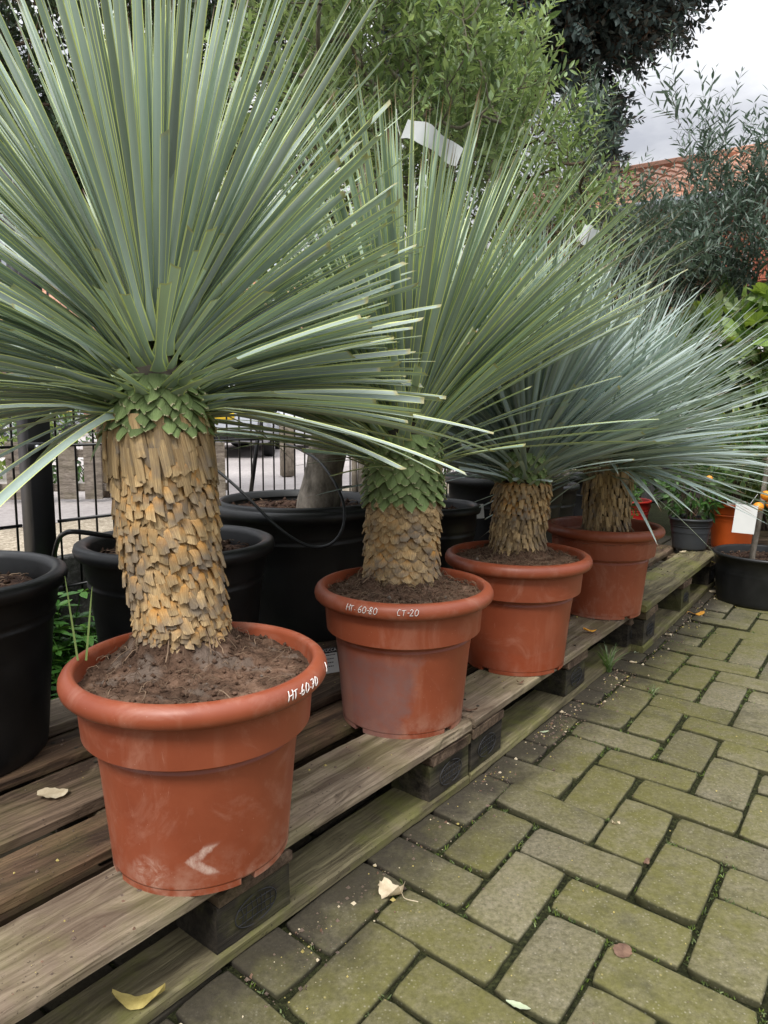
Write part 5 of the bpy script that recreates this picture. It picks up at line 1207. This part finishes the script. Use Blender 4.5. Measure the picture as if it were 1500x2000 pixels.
# plant label propped between the front two pots
t = thing('plant_label', tuple(onz(646, 1315, PH)), 0, 'black and white plant label between the two nearest terracotta pots', 'plant label')
card, R = paper('card', (0, 0, .034), .036, .062, .15, -.12, t, 4, head=True, lean=-.25)
tx = bpy.data.curves.new('txt', 'FONT'); tx.body = 'YUCCA'; tx.size = .0105; tx.align_x = 'CENTER'; to = bpy.data.objects.new('lettering_src', tx); COL.objects.link(to); bpy.context.view_layer.update()
me = bpy.data.meshes.new_from_object(to); bpy.data.objects.remove(to); me.materials.clear(); me.materials.append(M['label'])
ro = bpy.data.objects.new('lettering', me); COL.objects.link(ro); ro.parent = card
RM = Matrix([list(r) for r in (R @ np.array([[1, 0, 0], [0, 0, -1], [0, 1, 0.]]))]).to_4x4(); pv = np.array([0, 0, .034]) + R @ np.array([0, -.0016, .062 * .36]); ro.matrix_local = Matrix.Translation(tuple(pv)) @ RM
# tags hanging in the olives
def hang_tag(px, py, y, wd, h, tilt, label, curl=.3, par=None):
    p = at(px, py, y); t = thing('hanging_tag', tuple(p), 0, label, 'tag'); mb = MB(); n = 10; V = []
    for i in range(n + 1):
        for j in (0, 1):
            x = (i / n - .5) * wd; V.append((x, -.03 * curl * math.sin(i / n * 5) - .0, (j - .5) * h * (1 - .12 * math.sin(i * 1.3))))
    V = np.array(V); c, s_ = math.cos(tilt), math.sin(tilt); V = V @ np.array([[c, 0, s_], [0, 1, 0], [-s_, 0, c]]).T
    mb.add(np.vstack([V, V + [0, .0012, 0]]), [[2 * i, 2 * i + 2, 2 * i + 3, 2 * i + 1] for i in range(n)] + [[2 * n + 2 + 2 * i + 1, 2 * n + 2 + 2 * i + 3, 2 * n + 2 + 2 * i + 2, 2 * n + 2 + 2 * i] for i in range(n)]); mb.build('card', M['tag'], t)
    mb = MB(); tube(mb, [V[0], V[0] + [-.01, .02, .05], V[0] + [-.012, .03, .09]], .0008, 4); mb.build('string', M['label'], t)
hang_tag(845, 276, 2.14, .175, .055, .38, 'crumpled white tag caught in the olive above the second yucca', 1.)
hang_tag(1150, 462, 2.45, .058, .062, .42, 'square white tag hanging beside the third yucca crown', .2)

# ================================================================== WEEDS, LEAVES, DEBRIS
def weed(c, n, R_, Hh, Ll, label, seed, cat='weed', m='weed'):
    rng = np.random.default_rng(seed); t = thing('weed', tuple(c), 0, label, cat); mb = MB(); P, D, Nn, LL = [], [], [], []
    for k in range(n):
        a = rng.uniform(0, 2 * pi); tip = np.array([math.cos(a) * R_ * rng.uniform(.2, 1), math.sin(a) * R_ * rng.uniform(.2, 1), Hh * rng.uniform(.45, 1)]); tube(mb, [(0, 0, 0), tip * .55 + [0, 0, Hh * .1], tip], [.0028, .0022, .0014], 5, cap=False)
        for w_ in range(3):
            b = tip * (1 - .22 * w_)
            for q in range(6): aa = q * 1.047 + rng.uniform(-.2, .2); P.append(b); D.append((math.cos(aa), math.sin(aa), rng.uniform(.1, .5))); Nn.append((rng.normal(0, .2), rng.normal(0, .2), 1)); LL.append(Ll * rng.uniform(.6, 1.15))
    mb.build('stems', M[m], t); lb = MB(); LL = np.array(LL); leaf_batch(lb, np.array(P), np.array(D), np.array(Nn), LL, LL * .42, rng, curl=.3); lb.build('leaves', M[m], t, smooth=False)
weed((-.90, 1.90, -.02), 16, .15, .36, .060, 'leafy green weed growing between the two black pots at left', 81)
weed((-.80, 1.80, -.02), 10, .12, .24, .055, 'smaller leafy weed low between the black pots at left', 82)
weed((-.28, 1.88, .0), 5, .06, .20, .045, 'small weed peeping up behind the labelled black pot', 83)
def grass(c, n, Hh, spread_, label, seed, w0=.0022):
    rng = np.random.default_rng(seed); mb = MB(); c = np.array(c)
    for k in range(n):
        a = rng.uniform(0, 2 * pi); l = Hh * rng.uniform(.5, 1.1); sp_ = spread_ * rng.uniform(.2, 1.2); s = np.linspace(0, 1, 7)[:, None]
        P = np.hstack([math.cos(a) * sp_ * s ** 1.5, math.sin(a) * sp_ * s ** 1.5, l * (s - .35 * (sp_ / spread_) * s ** 2.5)]) + rng.normal(0, .004, 3) * [1, 1, 0]; w_ = w0 * (1 - s ** 2) + .0002; S = np.array([-math.sin(a + .8), math.cos(a + .8), 0])
        V = np.stack([P - S * w_, P + S * w_], 1).reshape(-1, 3); mb.add(V, [[2 * i, 2 * i + 1, 2 * i + 3, 2 * i + 2] for i in range(6)], None, [rng.random(), 0, 0])
    o_ = mb.build('grass_tuft', M['grass'], None, loc=tuple(c)); tag(o_, label, 'grass tuft')
grass(onz(1188, 1312), 46, .105, .065, 'tuft of thin grass growing at the foot of the middle pallet', 91)
grass(onz(1275, 1355), 14, .035, .025, 'tiny grass sprout between two paving bricks right of the grass tuft', 92, .0012)
grass(onz(1245, 1265), 14, .04, .03, 'small grass sprout in the dirt beyond the grass tuft', 93, .0012)
mb = MB(); 
for (dx, tipx, h_) in ((0, -.012, .125), (.012, .014, .110)):
    s = np.linspace(0, 1, 8)[:, None]; P = np.hstack([dx + tipx * s, 0 * s, h_ * s]); w_ = .0013 * (1 - s ** 3) + .0003; mb.add(np.stack([P - [1, 0, 0] * w_, P + [1, 0, 0] * w_, ], 1).reshape(-1, 3), [[2 * i, 2 * i + 1, 2 * i + 3, 2 * i + 2] for i in range(7)], None, [.9, 0, 0])
sprout = at(152, 1290, .985); tag(mb.build('grass_sprout', M['grass'], None, loc=tuple(sprout)), 'two pale green grass blades rising at the left rim of the nearest pot', 'grass sprout')
def fallen(c, L_, Wd, rz, mat, label, seed, cup=.35, stem=0., shape='oval', tilt=0.):
    rng = np.random.default_rng(seed); nu, nv = 14, 9; V = []
    for i in range(nu):
        s = i / (nu - 1)
        for j in range(nv):
            v = j / (nv - 1) * 2 - 1; wd = Wd / 2 * (math.sin(pi * min(1, s * .93 + .04)) ** (.55 if shape == 'oval' else .9)) * (1 + .10 * math.sin(s * 23 + j) * (abs(v) > .9))
            x = (s - .5) * L_; y = v * wd; z = cup * Wd * (abs(v) ** 1.6) * (.35 + .5 * math.sin(s * 4 + seed)) + cup * L_ * .35 * (2 * s - 1) ** 2 + .0025 + .06 * Wd * fn(x * 40 + seed, y * 40)
            V.append((x, y, z))
    V = np.array(V); V[:, 2] -= V[:, 2].min() - .0008; n = len(V); mb = MB(); Fs = [[i * nv + j, (i + 1) * nv + j, (i + 1) * nv + j + 1, i * nv + j + 1] for i in range(nu - 1) for j in range(nv - 1)]; mb.add(V, Fs)
    if stem: tube(mb, spline([V[(nv // 2)], V[nv // 2] + [-stem * .5, .01 * stem / .03, .006], V[nv // 2] + [-stem, 0, .003]]), .0008, 4)
    o_ = mb.build('fallen_leaf', M[mat], None, loc=tuple(c), rot=(tilt, 0, rz)); tag(o_, label, 'fallen leaf', 'fallen leaves')
Z1 = PH + .0045
fallen(onz(103, 1552, Z1), .048, .034, .35, 'leaf_cream', 'cream coloured leaf lying on the left pallet boards', 1, .15)
fallen(onz(765, 1745), .045, .042, 2.4, 'leaf_cream', 'curled cream leaf with its stalk on the dirt beside the nearest pallet', 2, .55, .035)
fallen(onz(272, 1960, .024), .068, .024, .1, 'leaf_yellow', 'folded yellow leaf on the bottom board of the nearest pallet', 3, .6, shape='l')
fallen(onz(1063, 1430), .024, .009, .1, 'leaf_pale', 'small pale green leaf on the bricks by the stamped block', 4, .2, shape='l')
fallen(onz(752, 1592), .020, .008, -.9, 'leaf_brown', 'tiny brown leaf on the bricks below the second pot', 5, .4, shape='l')
fallen(onz(1012, 1966), .034, .010, -.4, 'leaf_pale', 'slim pale green leaf in a brick joint at the bottom of the photo', 6, .2, shape='l')
fallen(onz(1216, 1858), .032, .026, .8, 'leaf_brown', 'round dark brown leaf flat on a brick at bottom right', 7, .06)
fallen(onz(1203, 1610), .017, .013, .3, 'leaf_cream', 'small curled beige leaf on a brick in the middle of the paving', 8, .5)
fallen(onz(1262, 1686), .020, .010, .9, 'leaf_brown', 'brown scrap of leaf in a moss filled joint', 9, .4)
fallen(onz(1365, 1201), .052, .030, .2, 'leaf_orange', 'bright orange leaf on the bricks near the citrus pot', 10, .3, .03)
fallen(onz(1337, 1186), .040, .018, 1.2, 'leaf_brown', 'brown folded leaf left of the bright orange leaf', 11, .5)
fallen(onz(1398, 1157), .060, .042, .1, 'leaf_cream', 'large beige leaf beside the citrus pot', 12, .15)
fallen(onz(1405, 1150), .040, .016, -.4, 'leaf_yellow', 'yellow leaf touching the large beige leaf', 13, .4)
fallen(onz(1152, 1233, Z1), .040, .018, .0, 'leaf_orange', 'orange and cream leaf on the pallet between third and farthest pots', 14, .4, shape='l')
fallen(onz(1016, 1334, Z1), .018, .010, .2, 'leaf_brown', 'small brown leaf on the board in front of the third pot', 15, .5)
fallen(onz(918, 1388, Z1), .034, .010, -.5, 'leaf_brown', 'brown curled strip beside the foot of the second pot', 16, .5, shape='l')
fallen(onz(1333, 1078, .1715), .035, .018, .0, 'leaf_cream', 'pale leaf on the mossy pallet board below the grey potted shrub', 17, .2)
fallen(onz(1243, 1276), .030, .014, .9, 'leaf_pale', 'pale green leaf in the dirt beyond the grass tuft', 18, .3, shape='l')
fallen(onz(1237, 1296), .024, .014, .1, 'leaf_cream', 'whitish curled leaf in the dirt beyond the grass tuft', 19, .5)
fallen(onz(1305, 1241), .030, .022, .6, 'leaf_cream', 'crumpled pale leaf in the dirt before the mossy pallet', 20, .4)
fallen(onz(1400, 1100, .152), .05, .02, .2, 'leaf_yellow', 'yellow leaf on the turned dark pallet behind the citrus tree', 21, .3)
fallen(onz(655, 1345, .13), .035, .009, 1.3, 'leaf_pale', 'pale green leaf stuck between boards left of the second pot', 22, .3, shape='l')
# crumbs of soil, seeds and bark along the foot of the pallets, and crumbs on the boards
rng = np.random.default_rng(123); mb = MB(); ic = np.array([(0, 0, 1), (1, 0, 0), (0, 1, 0), (-1, 0, 0), (0, -1, 0), (0, 0, -1)], float); Fi = np.array([(0, 1, 2), (0, 2, 3), (0, 3, 4), (0, 4, 1), (5, 2, 1), (5, 3, 2), (5, 4, 3), (5, 1, 4)])
for k in range(5200):
    s_ = rng.uniform(-1.3, 2.6); p_ = -abs(rng.normal(0, .045)) - .002 if rng.random() < .82 else rng.uniform(-1.2, 0)
    if s_ > .8 and rng.random() < .3: p_ *= 1.6
    q = rowp(s_, p_); sz = .0008 + .0042 * rng.random() ** 4 * (1 if p_ > -.2 else .45); mb.add(ic * rng.uniform(.5, 1.3, (6, 1)) * sz + [q[0], q[1], sz * .2 - (.0015 if p_ > -.1 else 0)], Fi, None, None, int(rng.choice([0, 0, 0, 0, 0, 1, 2, 3])) if p_ > -.2 else int(rng.choice([0, 0, 1, 3])))
tag(mb.build('debris', [M['soil'], M['leaf_brown'], M['leaf_cream'], M['leaf_yellow']], smooth=False), 'loose soil crumbs, seeds and bark bits scattered on the bricks along the pallets', 'debris', kind='stuff')
mb = MB()
for (a_, e_, ln, zz) in ((a1, E1, -1.2, PH), (a2, E1 + [.004, .006], 1.2, PH), (a3, q3, 1.2, .166)):
    d_ = np.array([math.cos(a_), math.sin(a_)]); n_ = np.array([-d_[1], d_[0]])
    for k in range(900):
        yy = rng.choice([rng.uniform(.005, .14), rng.uniform(.192, .288), rng.uniform(.33, .47), rng.uniform(.515, .61)], p=[.5, .2, .2, .1]); q = e_ + d_ * ln * rng.random() + n_ * yy
        if fn(q[0] * 6 + 3, q[1] * 6) < -.05 and rng.random() < .85: continue
        sz = .0006 + .0030 * rng.random() ** 5; mb.add(ic * rng.uniform(.5, 1.3, (6, 1)) * sz + [q[0], q[1], zz + sz * .3 + .0005], Fi, None, None, int(rng.choice([0, 0, 0, 0, 0, 1, 3])))
tag(mb.build('crumbs', [M['soil'], M['leaf_brown'], M['leaf_cream'], M['leaf_yellow']], smooth=False), 'fine soil crumbs scattered over the pallet boards', 'soil crumbs', kind='stuff')
